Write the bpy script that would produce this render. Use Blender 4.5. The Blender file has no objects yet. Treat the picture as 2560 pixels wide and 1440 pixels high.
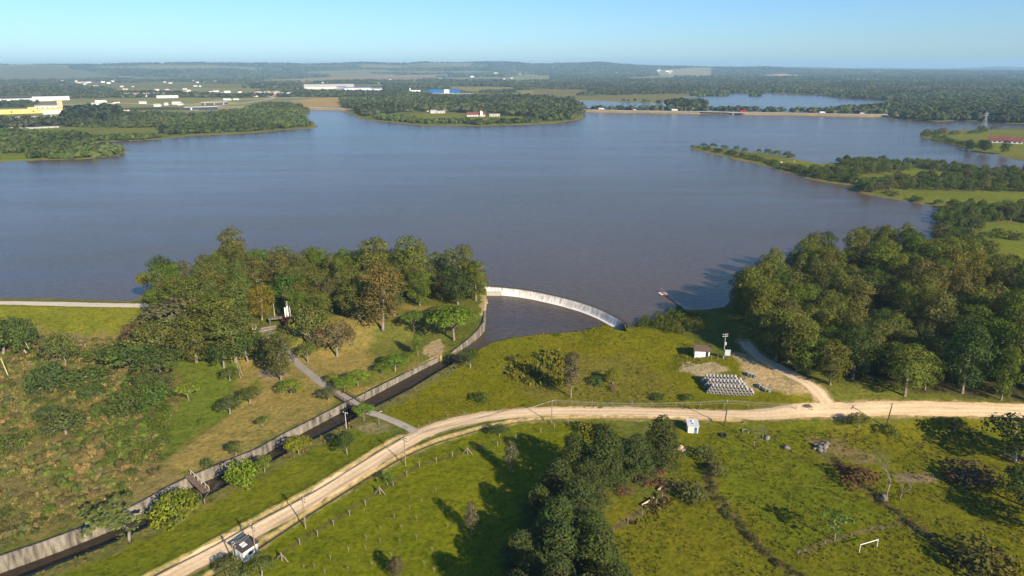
import bpy, math, random
import numpy as np
from mathutils import Vector, Matrix
sc = bpy.context.scene
COL = sc.collection
# ------------------------------------------------------------------ camera, world, sun, exposure
F = 1707.0; PITCH = math.atan(553/F); ROLL = math.radians(-0.13); CH = 100.0
cam = bpy.data.cameras.new('camera'); cam.sensor_width = 36; cam.lens = 36*F/2560
cam.clip_start = 1; cam.clip_end = 200000
camo = bpy.data.objects.new('camera', cam); COL.objects.link(camo); sc.camera = camo
CR = Matrix.Rotation(math.pi/2-PITCH, 3, 'X') @ Matrix.Rotation(ROLL, 3, 'Z')
camo.matrix_world = Matrix.Translation((0, 0, CH)) @ CR.to_4x4()
SUN_AZ, SUN_EL = math.radians(144), math.radians(27)
world = bpy.data.worlds.new('World'); sc.world = world; world.use_nodes = True
nt = world.node_tree; bg = nt.nodes['Background']
sky = nt.nodes.new('ShaderNodeTexSky'); sky.sky_type = 'NISHITA'; sky.sun_disc = False
sky.sun_elevation = SUN_EL; sky.sun_rotation = SUN_AZ; sky.altitude = 0
sky.air_density = 1.0; sky.dust_density = 0.3; sky.ozone_density = 3.0
wb = nt.nodes.new('ShaderNodeMix'); wb.data_type = 'RGBA'; wb.blend_type = 'MULTIPLY'; wb.inputs[0].default_value = 1; wb.inputs[7].default_value = (.52, .73, 1.0, 1)
nt.links.new(sky.outputs[0], wb.inputs[6]); nt.links.new(wb.outputs[2], bg.inputs[0]); bg.inputs[1].default_value = 0.088
sl = bpy.data.lights.new('sun', 'SUN'); sl.energy = 5.0; sl.angle = math.radians(0.5); sl.color = (1, 0.86, 0.66)
so = bpy.data.objects.new('sun', sl); COL.objects.link(so)
sdir = Vector((math.sin(SUN_AZ)*math.cos(SUN_EL), math.cos(SUN_AZ)*math.cos(SUN_EL), math.sin(SUN_EL)))
so.rotation_euler = sdir.to_track_quat('Z', 'Y').to_euler()
vs = sc.view_settings; vs.view_transform = 'Standard'; vs.look = 'None'; vs.gamma = 1; vs.use_curve_mapping = False
vs.exposure = 0.85
sc.cycles.max_bounces = 6; sc.cycles.diffuse_bounces = 2; sc.cycles.glossy_bounces = 2
sc.cycles.transmission_bounces = 2; sc.cycles.transparent_max_bounces = 4; sc.cycles.volume_bounces = 0
sc.cycles.sample_clamp_indirect = 4
# ------------------------------------------------------------------ helpers
rng = np.random.default_rng(7); rnd = random.Random(11)
CRn = np.array(CR)
def PXA(uv, z):
    uv = np.asarray(uv, float); d = np.stack([(uv[:, 0]-1280)/F, -(uv[:, 1]-720)/F, -np.ones(len(uv))], 1) @ CRn.T
    t = (z-CH)/d[:, 2]
    return d*t[:, None]+np.array([0, 0, CH])
def PX(u, v, z=0.0): return PXA([(u, v)], z)[0]
def poly(uv, z=0.0): return PXA(uv, z)[:, :2]
def at(u, v):
    z = -4.0
    for _ in range(7):
        p = PX(u, v, z); z = float(HT(p[:1], p[1:2])[0])
    return PX(u, v, z)
def toppx(p, vtop):                     # height of a vertical thing standing at p that reaches picture row vtop
    b = (vtop-720)/F; c, s = math.cos(PITCH), math.sin(PITCH); k = p[1]/(c-b*s)
    return CH-k*(s+b*c)-p[2]
def wpx(p, w): return w*math.hypot(np.linalg.norm(p-np.array([0, 0, CH])), 0)/F
def hash2(ix, iy, seed):
    h = (ix.astype(np.int64)*374761393+iy.astype(np.int64)*668265263+seed*974711) & 0x7fffffff
    h = ((h ^ (h >> 13))*1274126177) & 0x7fffffff
    return ((h ^ (h >> 16)) & 0xffff)/65535.0
def vnoise(x, y, seed=0):
    ix, iy = np.floor(x), np.floor(y); fx, fy = x-ix, y-iy
    fx = fx*fx*(3-2*fx); fy = fy*fy*(3-2*fy)
    a, b = hash2(ix, iy, seed), hash2(ix+1, iy, seed); c, d = hash2(ix, iy+1, seed), hash2(ix+1, iy+1, seed)
    return (a*(1-fx)+b*fx)*(1-fy)+(c*(1-fx)+d*fx)*fy
def fbm(x, y, scale, octs=3, seed=0):
    r = np.zeros_like(x, float); a = .5; s = 1/scale; t = 0
    for o in range(octs):
        r += a*vnoise(x*s+17.3*o, y*s-9.1*o, seed+o); t += a; a *= .5; s *= 2.1
    return r/t-0.5
def sdf(pl, x, y, margin=None):         # signed distance, positive inside
    pl = np.asarray(pl, float); x = np.asarray(x, float); y = np.asarray(y, float); shp = x.shape; x = x.ravel(); y = y.ravel()
    out = np.full(x.shape, -1e6)
    if margin is None: idx = np.arange(len(x))
    else:
        mn, mx = pl.min(0)-margin, pl.max(0)+margin
        idx = np.nonzero((x > mn[0]) & (x < mx[0]) & (y > mn[1]) & (y < mx[1]))[0]
    if len(idx) == 0: return out.reshape(shp)
    px, py = x[idx], y[idx]; d2 = np.full(len(idx), 1e18); ins = np.zeros(len(idx), bool)
    for i in range(len(pl)):
        ax, ay = pl[i]; bx, by = pl[(i+1) % len(pl)]; ex, ey = bx-ax, by-ay; L = ex*ex+ey*ey+1e-12
        t = np.clip(((px-ax)*ex+(py-ay)*ey)/L, 0, 1)
        np.minimum(d2, (px-ax-t*ex)**2+(py-ay-t*ey)**2, out=d2)
        cr = (ay > py) != (by > py)
        if ey != 0: ins ^= cr & (px < ax+(py-ay)*ex/ey)
    out[idx] = np.where(ins, 1, -1)*np.sqrt(d2)
    return out.reshape(shp)
def ldist(ln, x, y, margin):
    ln = np.asarray(ln, float)[:, :2]; x = np.asarray(x, float).ravel(); y = np.asarray(y, float).ravel(); out = np.full(x.shape, 1e6)
    mn, mx = ln.min(0)-margin, ln.max(0)+margin
    idx = np.nonzero((x > mn[0]) & (x < mx[0]) & (y > mn[1]) & (y < mx[1]))[0]
    if len(idx) == 0: return out
    px, py = x[idx], y[idx]; d2 = np.full(len(idx), 1e12)
    for i in range(len(ln)-1):
        ax, ay = ln[i]; bx, by = ln[i+1]; ex, ey = bx-ax, by-ay; L = ex*ex+ey*ey+1e-12
        t = np.clip(((px-ax)*ex+(py-ay)*ey)/L, 0, 1)
        np.minimum(d2, (px-ax-t*ex)**2+(py-ay-t*ey)**2, out=d2)
    out[idx] = np.sqrt(d2); return out
def smooth(a, b, x): t = np.clip((x-a)/(b-a), 0, 1); return t*t*(3-2*t)
def resample(ln, step):
    ln = np.asarray(ln, float); seg = np.linalg.norm(np.diff(ln, axis=0), axis=1); s = np.r_[0, np.cumsum(seg)]
    q = np.linspace(0, s[-1], max(2, int(s[-1]/step)+1))
    return np.stack([np.interp(q, s, ln[:, k]) for k in range(ln.shape[1])], 1)
def spline(ln, n=8):
    ln = np.asarray(ln, float); P = np.vstack([2*ln[0]-ln[1], ln, 2*ln[-1]-ln[-2]]); o = []
    for i in range(1, len(P)-2):
        for t in np.linspace(0, 1, n, endpoint=False):
            o.append(.5*((2*P[i])+(P[i+1]-P[i-1])*t+(2*P[i-1]-5*P[i]+4*P[i+1]-P[i+2])*t*t+(-P[i-1]+3*P[i]-3*P[i+1]+P[i+2])*t**3))
    o.append(ln[-1]); return np.array(o)
def tag(o, label=None, cat=None, group=None, kind=None):
    if label: o['label'] = label
    if cat: o['category'] = cat
    if group: o['group'] = group
    if kind: o['kind'] = kind
    return o
def link(name, me, parent=None, loc=None):
    o = bpy.data.objects.new(name, me); COL.objects.link(o)
    if parent is not None: o.parent = parent
    if loc is not None: o.location = loc
    return o
def empty(name, loc, rz=0):
    o = link(name, None, None, loc); o.rotation_euler = (0, 0, rz); o.empty_display_size = .5; return o
def npmesh(name, V, Q, mats=(), mi=None, smooth_=False):
    V = np.asarray(V, np.float32); Q = np.asarray(Q, np.int32); me = bpy.data.meshes.new(name); k = Q.shape[1]
    me.vertices.add(len(V)); me.vertices.foreach_set('co', V.ravel())
    me.loops.add(Q.size); me.loops.foreach_set('vertex_index', Q.ravel())
    me.polygons.add(len(Q)); me.polygons.foreach_set('loop_start', np.arange(0, Q.size, k, dtype=np.int32))
    try: me.polygons.foreach_set('loop_total', np.full(len(Q), k, np.int32))
    except Exception: pass
    for m in mats: me.materials.append(m)
    if mi is not None: me.polygons.foreach_set('material_index', np.asarray(mi, np.int32))
    if smooth_: me.polygons.foreach_set('use_smooth', np.ones(len(Q), bool))
    me.update(calc_edges=True); return me
class MB:
    def __init__(s): s.v = []; s.f = []; s.m = []
    def add(s, vs_, fs, m=0):
        n = len(s.v); s.v += [tuple(map(float, p)) for p in vs_]; s.f += [tuple(n+i for i in f) for f in fs]; s.m += [m]*len(fs)
    def box(s, x0, x1, y0, y1, z0, z1, m=0, rz=0, o=(0, 0, 0)):
        c, n = math.cos(rz), math.sin(rz)
        vs_ = [(x, y, z) for z in (z0, z1) for x, y in ((x0, y0), (x1, y0), (x1, y1), (x0, y1))]
        vs_ = [(o[0]+x*c-y*n, o[1]+x*n+y*c, o[2]+z) for x, y, z in vs_]
        s.add(vs_, [(3, 2, 1, 0), (4, 5, 6, 7), (0, 1, 5, 4), (1, 2, 6, 5), (2, 3, 7, 6), (3, 0, 4, 7)], m)
    def tube(s, pts, rad, n=6, m=0, cap=True):
        pts = [Vector(p) for p in pts]; rad = rad if isinstance(rad, (list, tuple)) else [rad]*len(pts); vs_ = []; fs = []
        for i, p in enumerate(pts):
            t = (pts[min(i+1, len(pts)-1)]-pts[max(i-1, 0)]); t.normalize()
            a = t.cross(Vector((0, 0, 1)) if abs(t.z) < .95 else Vector((1, 0, 0))); a.normalize(); b = t.cross(a)
            for k in range(n):
                w = 2*math.pi*k/n; vs_.append(p+(a*math.cos(w)+b*math.sin(w))*rad[i])
        for i in range(len(pts)-1):
            for k in range(n):
                k2 = (k+1) % n; fs.append((i*n+k, i*n+k2, (i+1)*n+k2, (i+1)*n+k))
        if cap: fs.append(tuple(range(n))[::-1]); fs.append(tuple((len(pts)-1)*n+k for k in range(n)))
        s.add(vs_, fs, m)
    def prism(s, prof, x0, x1, m=0):      # profile in (y,z) swept along x
        n = len(prof); vs_ = [(x0, y, z) for y, z in prof]+[(x1, y, z) for y, z in prof]
        s.add(vs_, [tuple(range(n))[::-1], tuple(range(n, 2*n))]+[(i, (i+1) % n, n+(i+1) % n, n+i) for i in range(n)], m)
    def mesh(s, name, mats=(), smooth_=False):
        me = bpy.data.meshes.new(name); me.from_pydata(s.v, [], s.f)
        for m in mats: me.materials.append(m)
        if any(s.m): me.polygons.foreach_set('material_index', s.m)
        if smooth_: me.polygons.foreach_set('use_smooth', [True]*len(s.f))
        me.update(); return me
    def build(s, name, mat, parent=None, loc=None, smooth_=False):
        return link(name, s.mesh(name, mat if isinstance(mat, (list, tuple)) else [mat], smooth_), parent, loc)
# ------------------------------------------------------------------ materials
class NT:
    def __init__(s, name):
        s.mat = bpy.data.materials.new(name); s.mat.use_nodes = True; s.t = s.mat.node_tree; s.b = s.t.nodes['Principled BSDF']
        s.b.inputs['Specular IOR Level'].default_value = .15
    def n(s, typ, **kw):
        nd = s.t.nodes.new(typ)
        for k, v in kw.items(): setattr(nd, k, v)
        return nd
    def l(s, a, b): s.t.links.new(a, b)
    def noise(s, scale, vec=None, detail=3, rough=.55):
        nd = s.n('ShaderNodeTexNoise'); nd.inputs['Scale'].default_value = scale; nd.inputs['Detail'].default_value = detail; nd.inputs['Roughness'].default_value = rough
        if vec is not None: s.l(vec, nd.inputs['Vector'])
        return nd.outputs[0]
    def ramp(s, fac, stops):
        nd = s.n('ShaderNodeValToRGB'); cr = nd.color_ramp
        while len(cr.elements) < len(stops): cr.elements.new(.5)
        for e, (p, c) in zip(cr.elements, stops): e.position = p; e.color = (c, c, c, 1) if not isinstance(c, tuple) else (*c[:3], 1)
        s.l(fac, nd.inputs[0]); return nd.outputs[0]
    def mix(s, fac, a, b, mode='MIX'):
        nd = s.n('ShaderNodeMix', data_type='RGBA', blend_type=mode)
        for i, v in ((0, fac), (6, a), (7, b)):
            if isinstance(v, (float, int)): nd.inputs[i].default_value = v if i == 0 else (v, v, v, 1)
            elif isinstance(v, tuple): nd.inputs[i].default_value = (*v[:3], 1)
            else: s.l(v, nd.inputs[i])
        return nd.outputs[2]
    def math(s, op, a, b=0.0):
        nd = s.n('ShaderNodeMath', operation=op)
        for i, v in ((0, a), (1, b)):
            if isinstance(v, (float, int)): nd.inputs[i].default_value = v
            else: s.l(v, nd.inputs[i])
        return nd.outputs[0]
    def bump(s, h, strength=.5, dist=.1):
        nd = s.n('ShaderNodeBump'); nd.inputs['Strength'].default_value = strength; nd.inputs['Distance'].default_value = dist
        s.l(h, nd.inputs['Height']); s.l(nd.outputs[0], s.b.inputs['Normal'])
    def pos(s): return s.n('ShaderNodeNewGeometry').outputs['Position']
    def obj(s): return s.n('ShaderNodeTexCoord').outputs['Object']
    def set(s, col=None, rough=.9):
        s.b.inputs['Roughness'].default_value = rough
        if col is None: return s.mat
        if isinstance(col, tuple): s.b.inputs['Base Color'].default_value = (*col, 1)
        else: s.l(col, s.b.inputs['Base Color'])
        return s.mat
def surf(name, c1, c2, scale=1.0, rough=.85, bump=.2, lo=.35, hi=.65, streak=None):
    m = NT(name); p = m.obj()
    if streak:
        mp = m.n('ShaderNodeMapping'); mp.inputs['Scale'].default_value = streak; m.l(p, mp.inputs[0]); p = mp.outputs[0]
    nz = m.noise(scale, p, 5, .65); c = m.ramp(nz, [(lo, c1), (hi, c2)])
    if bump: m.bump(nz, bump, .05)
    return m.set(c, rough)
# ------------------------------------------------------------------ land and water
LAKE = poly([(-900,740),(-400,743),(0,747),(330,753),(345,749),(372,728),(430,718),(480,702),(560,684),(640,688),(740,690),(860,690),(1000,692),(1100,700),(1180,706),(1217,717),
 (1300,725),(1380,740),(1450,758),(1500,776),(1540,796),(1566,811),(1600,806),(1640,794),(1668,782),(1700,776),(1760,774),(1810,768),(1835,745),(1880,718),(1940,706),(1990,690),(2030,668),(2090,655),(2160,640),(2250,622),(2325,602),(2342,572),(2350,545),(2362,522),
 (2300,508),(2250,500),(2170,488),(2138,472),(2132,463),(2085,459),(2030,449),(1980,434),(1950,427),(1910,414),(1850,400),(1790,386),(1745,375),(1733,371),(1745,365),(1800,371),(1870,380),(1940,388),(2000,402),(2050,412),(2110,405),(2200,407),(2290,414),(2400,424),(2480,434),(2570,430),(2800,440),
 (2800,420),(2570,404),(2530,396),(2490,387),(2440,379),(2395,366),(2340,351),(2310,344),(2304,336),(2330,327),(2420,326),(2560,322),(2800,322),(2800,316),(2560,310),(2480,306),(2400,301),(2340,304),(2290,301),(2210,293),(2150,289),(1920,287),(1700,284),(1458,280),
 (1455,291),(1440,300),(1380,309),(1320,311),(1200,315),(1060,314),(1000,308),(930,302),(897,295),(893,287),(862,281),(845,275),(780,274),(767,280),(757,291),(786,316),(780,321),(730,323),(640,331),(560,336),(480,339),(400,348),(300,353),(190,356),(200,362),(300,371),(314,378),(290,389),(230,396),(150,399),(80,401),(0,403),(-300,420),(-900,470)])
LAKE2 = poly([(1462,276),(1425,256),(1440,251),(1530,254),(1590,257),(1656,258),(1665,251),(1700,244),(1745,241),(1750,234),(1850,233),(1920,233),(2010,236),(2060,239),(2110,246),(2200,250),(2245,255),(2235,264),(2200,270),(2130,275),(2085,280),(2060,282),(1900,280),(1700,278)])
POND2 = poly([(1545,231),(1580,228),(1620,230),(1625,234),(1580,236)])
LOW = poly([(-1200,755),(0,757),(330,763),(380,770),(450,800),(600,830),(800,815),(950,792),(1080,790),(1185,790),(1203,772),(1214,722),(1300,729),(1380,744),(1450,762),(1500,780),(1540,800),(1566,815),(1640,828),(1750,850),(1850,900),(2000,960),(2300,985),(2600,1000),(3200,1020)])
LOW = np.vstack([LOW, [[700, 40], [700, -300], [-900, -300], [-900, 150]]])
POOL = np.vstack([poly([(1218,719),(1300,727),(1380,742),(1450,760),(1500,778),(1540,798),(1562,812)], 0), poly([(1548,825),(1440,830),(1340,838),(1285,846),(1235,856),(1200,872),(1160,905)], -2.75), poly([(1125,897),(1165,866),(1195,845),(1209,828),(1212,806),(1216,770)], -2.7)])
WALL_L = np.vstack([PXA([(1093,896),(1040,921),(980,951),(890,996),(860,1010),(780,1050),(700,1090),(640,1124),(555,1158),(480,1189),(412,1222),(350,1257),(295,1284),(225,1312),(150,1340),(75,1366),(0,1391),(-90,1425),(-200,1470)], -3.9)])
BANK_R = PXA([(1165,902),(1095,934),(1010,978),(935,1016),(875,1050),(780,1099),(702,1139),(640,1174),(550,1221),(470,1261),(400,1299),(287,1350),(200,1386),(82,1432),(0,1466),(-120,1515)], -4)
CHAN = np.vstack([WALL_L[:, :2], BANK_R[::-1, :2]])
WALL_CURVE = WC0 = PXA([(1212,800),(1209,828),(1195,845),(1165,866),(1127,888)], -2.9)
WZ = np.c_[WC0[:, :2], [1.2, 1.1, .5, -.7, -1.9]][::-1]
ROAD = spline(PXA([(-400,1850),(-20,1640),(200,1530),(330,1490),(450,1425),(560,1366),(700,1293),(820,1223),(930,1154),(1010,1106),(1065,1079),(1130,1058),(1220,1041),(1350,1031),(1500,1029),(1660,1033),(1800,1037),(1960,1041),(2060,1042),(2200,1045),(2350,1049),(2500,1055),(2700,1064),(3000,1078)], -4)[:, :2])
TRACK = spline(PXA([(2075,1040),(2040,1010),(2000,985),(1960,962),(1925,943),(1895,925),(1874,905),(1858,885)], -3.6)[:, :2])
PATH_A = spline(PXA([(1045,1082),(1012,1064),(960,1042),(915,1027),(898,1018)], -4)[:, :2])
PATH_B = spline(PXA([(852,989),(835,978),(810,960),(780,938),(752,915),(728,895),(700,868)], -3.9)[:, :2])
DITCH_L = spline(PXA([(330,1470),(392,1432),(480,1388),(560,1347),(650,1297),(760,1240),(850,1186),(930,1134),(1000,1092)], -4)[:, :2])
DITCH_R = spline(PXA([(480,1465),(600,1395),(690,1337),(770,1285),(850,1235),(930,1184),(1010,1138),(1080,1107),(1150,1086),(1240,1063),(1350,1049),(1480,1045),(1660,1048),(1850,1055)], -4)[:, :2])
DAM = PXA([(-1200,757),(-400,757),(0,759),(200,762),(370,765)], 1.4)
DAM_ROAD = spline(PXA([(-1200,756),(-400,755),(0,757),(120,759),(240,762),(380,765),(440,772)], 1.4)[:, :2])
WEIR = spline(PXA([(1213,717),(1300,725),(1380,740),(1450,758),(1500,776),(1540,796),(1570,813)], 0)[:, :2], 6)
HWY = PXA([(500,268),(640,266),(760,268),(860,271),(1000,274),(1300,271),(1420,274),(1600,277),(1800,280),(2000,283),(2150,286),(2280,286),(2500,283),(2800,280)], 4)[:, :2]
HBR = PX(1803, 281, 3)
HILLS = [(-1200,168),(-600,165),(0,160),(60,160),(130,161),(230,161),(330,158),(460,157),(580,156),(640,158),(700,157),(800,159),(850,158),(900,155),(1000,158),(1060,154),(1150,156),(1200,155),(1250,154),(1290,155),(1330,160),(1380,159),(1420,158),(1460,157),(1500,155),(1540,159),(1590,163),(1640,165),(1730,167),(1850,169),(1920,168),(1980,172),(2050,174),(2200,176),(2560,179),(3200,180)]
RIDGE2 = [(-1200,160),(1600,169),(1900,169),(1980,167),(2050,167),(2120,170),(2200,169),(2290,171),(2380,171),(2450,168),(2500,166),(2540,167),(2560,168),(2800,166),(3300,170)]
def prof(pts, dist):
    d = np.stack([(np.array(pts, float)[:, 0]-1280)/F, -(np.array(pts, float)[:, 1]-720)/F, -np.ones(len(pts))], 1) @ CRn.T
    return np.arctan2(d[:, 0], d[:, 1]), CH+dist*d[:, 2]/np.hypot(d[:, 0], d[:, 1])
HZ1, HZ2 = prof(HILLS, 11000), prof(RIDGE2, 21000)
def HT(x, y):
    x = np.asarray(x, float).ravel(); y = np.asarray(y, float).ravel(); r = np.hypot(x, y)
    dl = np.maximum(sdf(LAKE, x, y, 900), np.maximum(sdf(LAKE2, x, y, 400), sdf(POND2, x, y, 100)))
    dl = dl-np.clip(r*.003, .8, 4)+fbm(x, y, 22, 3, 5)*np.clip(r*.014, 2, 14)
    h = np.where(dl > 0, -np.minimum(dl*.3, 3), .12+1.3*(1-np.exp(np.minimum(dl, 0)/14)))
    far = smooth(1800, 5000, r); h = h+np.where(dl < -30, far*(14*(fbm(x, y, 1500, 3, 3)+.12)), 0)
    th = np.arctan2(x, y)
    z1 = np.interp(th, *HZ1); z2 = np.interp(th, *HZ2)
    rr = np.exp(-((r-11000)/1700)**2)*(.94+.12*fbm(x, y, 500, 2, 8)); h = np.where(r > 5200, h*(1-rr)+z1*rr, h)
    mid = smooth(7300, 9600, r)*(1-smooth(9500, 10500, r))*np.maximum(z1-20, 12)*.5*(.5+1.0*(fbm(x, y, 1600, 3, 21)+.5)); h = np.maximum(h, np.where(r > 4500, mid, -99))
    r2 = np.exp(-((r-21000)/3000)**2); h = np.where(r > 13000, h*(1-r2)+z2*r2, h)
    lo = sdf(LOW, x, y, 200); near = lo > -200
    lowh = -4+fbm(x, y, 30, 3, 1)*.7
    c = at0((1480, 910), -3); lowh = lowh+1.4*np.exp(-(((x-c[0])/38)**2+((y-c[1])/24)**2))
    s = smooth(0, 26, lo); h = np.where(near, h*(1-s)+lowh*s, h)
    db = ldist(DAM, x, y, 60); h = np.maximum(h, np.where(db < 50, 1.4-np.maximum(db-3.2, 0)*np.where(lo > 0, .25, .8), -99))
    hb = ldist(HWY, x, y, 60); hb = np.where(np.hypot(x-HBR[0], y-HBR[1]) < 48, 1e6, hb); h = np.where(hb < 55, np.maximum(h, 4-np.maximum(hb-13, 0)*.45), h)
    dw = ldist(WEIR, x, y, 16); h = np.where((dw < 5) & (lo < 0), np.minimum(h, -1.2), h)
    WX0, WX1 = WEIR[:, 0].min()+.4, WEIR[:, 0].max()-2; h = np.where((dw < 7) & (x > WX0) & (x < WX1), np.minimum(h, -7), h)
    for dln, dep in ((DITCH_L, .55), (DITCH_R, .55)):
        dd = ldist(dln, x, y, 6); h = h-dep*np.exp(-(dd/.6)**2)+.16*np.exp(-((dd-1.5)/.7)**2)
    dwc = ldist(WALL_CURVE, x, y, 30); zt = np.interp(y, WZ[:, 1], WZ[:, 2]); h = np.where((dwc < 25) & (sdf(POOL, x, y, 60) < 0) & (x < np.interp(y, WZ[:, 1], WZ[:, 0])), np.maximum(h, zt-.25-dwc*.13), h)
    dp = sdf(POOL, x, y, 30); h = np.where((dp < 0) & (dp > -24) & (lo > 0), np.maximum(h, -2.3+dp*.07), h)
    h = np.where(dp > -.1, -8.5, h)
    dc = sdf(CHAN, x, y, 8); h = np.where(dc > -.1, -12, h)
    return h
def at0(uv, z): return PX(uv[0], uv[1], z)
# zones: (outline px, z, colour, feather m, ragged m)
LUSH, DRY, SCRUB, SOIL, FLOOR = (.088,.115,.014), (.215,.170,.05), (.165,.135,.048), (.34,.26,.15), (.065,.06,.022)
ZONES = [
 ([(-600,300),(2900,250),(2900,700),(-600,480)], 0, (.115,.125,.026), 30, 20),
 ([(-300,772),(372,772),(350,825),(210,862),(-300,850)], -1, (.138,.145,.016), 4, 4),
 ([(-500,838),(60,828),(330,838),(440,900),(480,960),(445,1040),(425,1100),(408,1130),(432,1158),(470,1188),(400,1238),(280,1290),(0,1390),(-400,1520)], -4, SCRUB, 6, 8),
 ([(350,860),(450,830),(640,830),(700,870),(480,930)], -3, (.10,.10,.03), 6, 6),
 ([(560,900),(730,895),(800,830),(960,780),(1100,800),(1122,850),(1110,885),(1090,900),(860,1008),(560,1160),(480,1186),(430,1155),(540,1060),(600,1000)], -3.9, DRY, 5, 7),
 ([(1000,800),(1120,800),(1120,860),(1040,880),(940,900),(900,880)], -3, (.12,.125,.025), 5, 5),
 ([(430,905),(600,900),(585,985),(640,950),(650,975),(530,1060),(440,1120),(400,1160),(412,1085),(470,985)], -3.9, (.105,.138,.018), 3, 3),
 ([(830,1000),(1085,895),(1060,880),(960,910),(860,950)], -3.9, (.13,.14,.022), 4, 4),
 ([(950,1020),(1160,922),(1210,862),(1340,834),(1560,824),(1700,860),(1765,920),(1880,940),(2040,1028),(1380,1022),(1150,1037),(1030,1072)], -3.5, (.128,.126,.006), 4, 3),
 ([(1270,900),(1560,890),(1700,960),(1600,1010),(1300,1000)], -3, (.125,.115,.018), 12, 9),
 ([(40,1470),(470,1262),(875,1055),(1000,1062),(930,1138),(700,1282),(380,1470)], -4, (.118,.130,.009), 2, 3),
 ([(500,1500),(780,1290),(960,1180),(1150,1092),(1260,1066),(1480,1050),(1560,1100),(1500,1200),(1380,1520)], -4, (.116,.130,.006), 3, 3),
 ([(1640,1060),(2700,1075),(3000,1650),(1420,1650),(1500,1300),(1680,1200)], -4, (.122,.120,.008), 4, 6),
 ([(1790,1060),(2060,1060),(2000,1150),(2200,1270),(2260,1300),(2000,1390),(1800,1230)], -4, (.112,.126,.008), 3, 4),
 ([(1960,1070),(2120,1110),(2230,1140),(2140,1150),(2050,1120)], -4, (.17,.13,.055), 4, 5),
 ([(2240,1180),(2345,1185),(2340,1205),(2250,1200)], -4, (.19,.14,.08), 2, 3),
 ([(2500,1130),(2600,1145),(2600,1165),(2520,1150)], -4, (.2,.12,.07), 2, 3),
 ([(1690,918),(1730,912),(1800,928),(1810,945),(1770,950),(1700,935)], -3.5, (.36,.28,.16), 2.5, 5),
 ([(1850,915),(1895,930),(1945,952),(2000,985),(2030,1010),(1960,1000),(1905,992),(1850,985),(1846,950)], -3.5, (.36,.27,.14), 4, 6),
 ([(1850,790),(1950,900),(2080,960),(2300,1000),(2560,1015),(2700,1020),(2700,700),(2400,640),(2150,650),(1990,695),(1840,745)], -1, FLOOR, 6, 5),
 ([(1060,872),(1080,862),(1100,856),(1112,875),(1102,900),(1075,905),(1063,890)], -3.5, (.33,.25,.14), .8, 1.5),
 ([(640,930),(690,915),(715,935),(690,955),(650,948)], -3.9, (.25,.19,.11), 1.5, 2.5),
 ([(880,1060),(960,1050),(985,1078),(930,1095),(890,1085)], -4, (.19,.165,.075), 1.5, 4),
 ([(1200,742),(1236,745),(1240,800),(1206,800)], 0, (.30,.24,.13), 1, 2),
 ([(1440,240),(1530,238),(1600,232),(1660,235),(1780,235),(1740,240),(1660,256),(1540,253),(1440,251),(1330,240),(1340,222),(1500,226)], 0, (.15,.14,.055), 15, 25),
 ([(2440,565),(2700,560),(2700,700),(2560,660)], 1, (.125,.148,.020), 4, 5),
 ([(2170,482),(2330,480),(2600,482),(2600,520),(2350,510)], 1, (.135,.152,.022), 4, 8),
 ([(2220,418),(2330,430),(2420,450),(2360,455),(2250,435)], 1, (.135,.152,.022), 3, 6),
 ([(1850,392),(2050,402),(2130,415),(2120,430),(1960,408)], 1, (.14,.15,.022), 3, 6),
 ([(2370,328),(2600,323),(2600,385),(2520,390),(2450,360),(2380,345)], 1, (.135,.145,.026), 6, 8),
 ([(1020,284),(1110,282),(1170,293),(1330,293),(1340,302),(1250,303),(1080,305)], 1, (.14,.15,.03), 8, 8),
 ([(60,322),(160,318),(395,322),(410,338),(290,345),(220,336),(100,332)], 1, (.135,.145,.034), 8, 8),
 ([(20,352),(110,348),(100,358),(20,360)], 1, (.10,.15,.02), 5, 6),
 ([(0,390),(70,385),(75,400),(0,402)], 1, (.13,.16,.022), 3, 4)]
FARZ = [  # large patches of farmland far away (outline px, colour)
 ([(600,208),(690,199),(830,193),(1000,191),(1130,190),(1060,197),(1030,205),(900,204),(760,208)], (.20,.165,.075)),
 ([(900,195),(1120,192),(1070,196),(930,199)], (.19,.13,.08)),
 ([(735,248),(860,243),(855,264),(740,266)], (.26,.18,.075)),
 ([(1290,226),(1450,224),(1440,250),(1380,252),(1290,238)], (.17,.155,.06)),
 ([(180,250),(560,246),(700,240),(700,252),(560,257),(200,262)], (.15,.15,.05)),
 ([(270,222),(470,218),(680,222),(600,242),(420,232),(300,230)], (.15,.145,.055)),
 ([(160,208),(420,208),(640,212),(600,220),(250,222)], (.12,.115,.05)),
 ([(0,192),(150,190),(300,196),(200,202),(0,204)], (.11,.11,.05)),
 ([(380,183),(640,181),(640,186),(390,187)], (.15,.16,.08)),
 ([(690,174),(1030,170),(1060,176),(820,179),(700,180)], (.14,.16,.08)),
 ([(1640,186),(1780,183),(1780,195),(1650,194)], (.2,.18,.09)),
 ([(1900,190),(1960,188),(2050,191),(2050,195),(1900,194)], (.42,.25,.15)),
 ([(2135,198),(2200,198),(2200,203),(2136,203)], (.24,.22,.1)),
 ([(1530,172),(1600,170),(1610,180),(1530,182)], (.22,.17,.11)),
 ([(1560,195),(1670,190),(1700,198),(1580,200)], (.16,.15,.07)),
 ([(1280,192),(1380,190),(1370,202),(1280,204)], (.15,.16,.07)),
 ([(1120,216),(1280,218),(1290,228),(1200,232),(1130,224)], (.17,.15,.06)),
 ([(940,236),(1010,242),(1090,246),(1060,252),(960,246)], (.17,.135,.075))]
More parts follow.
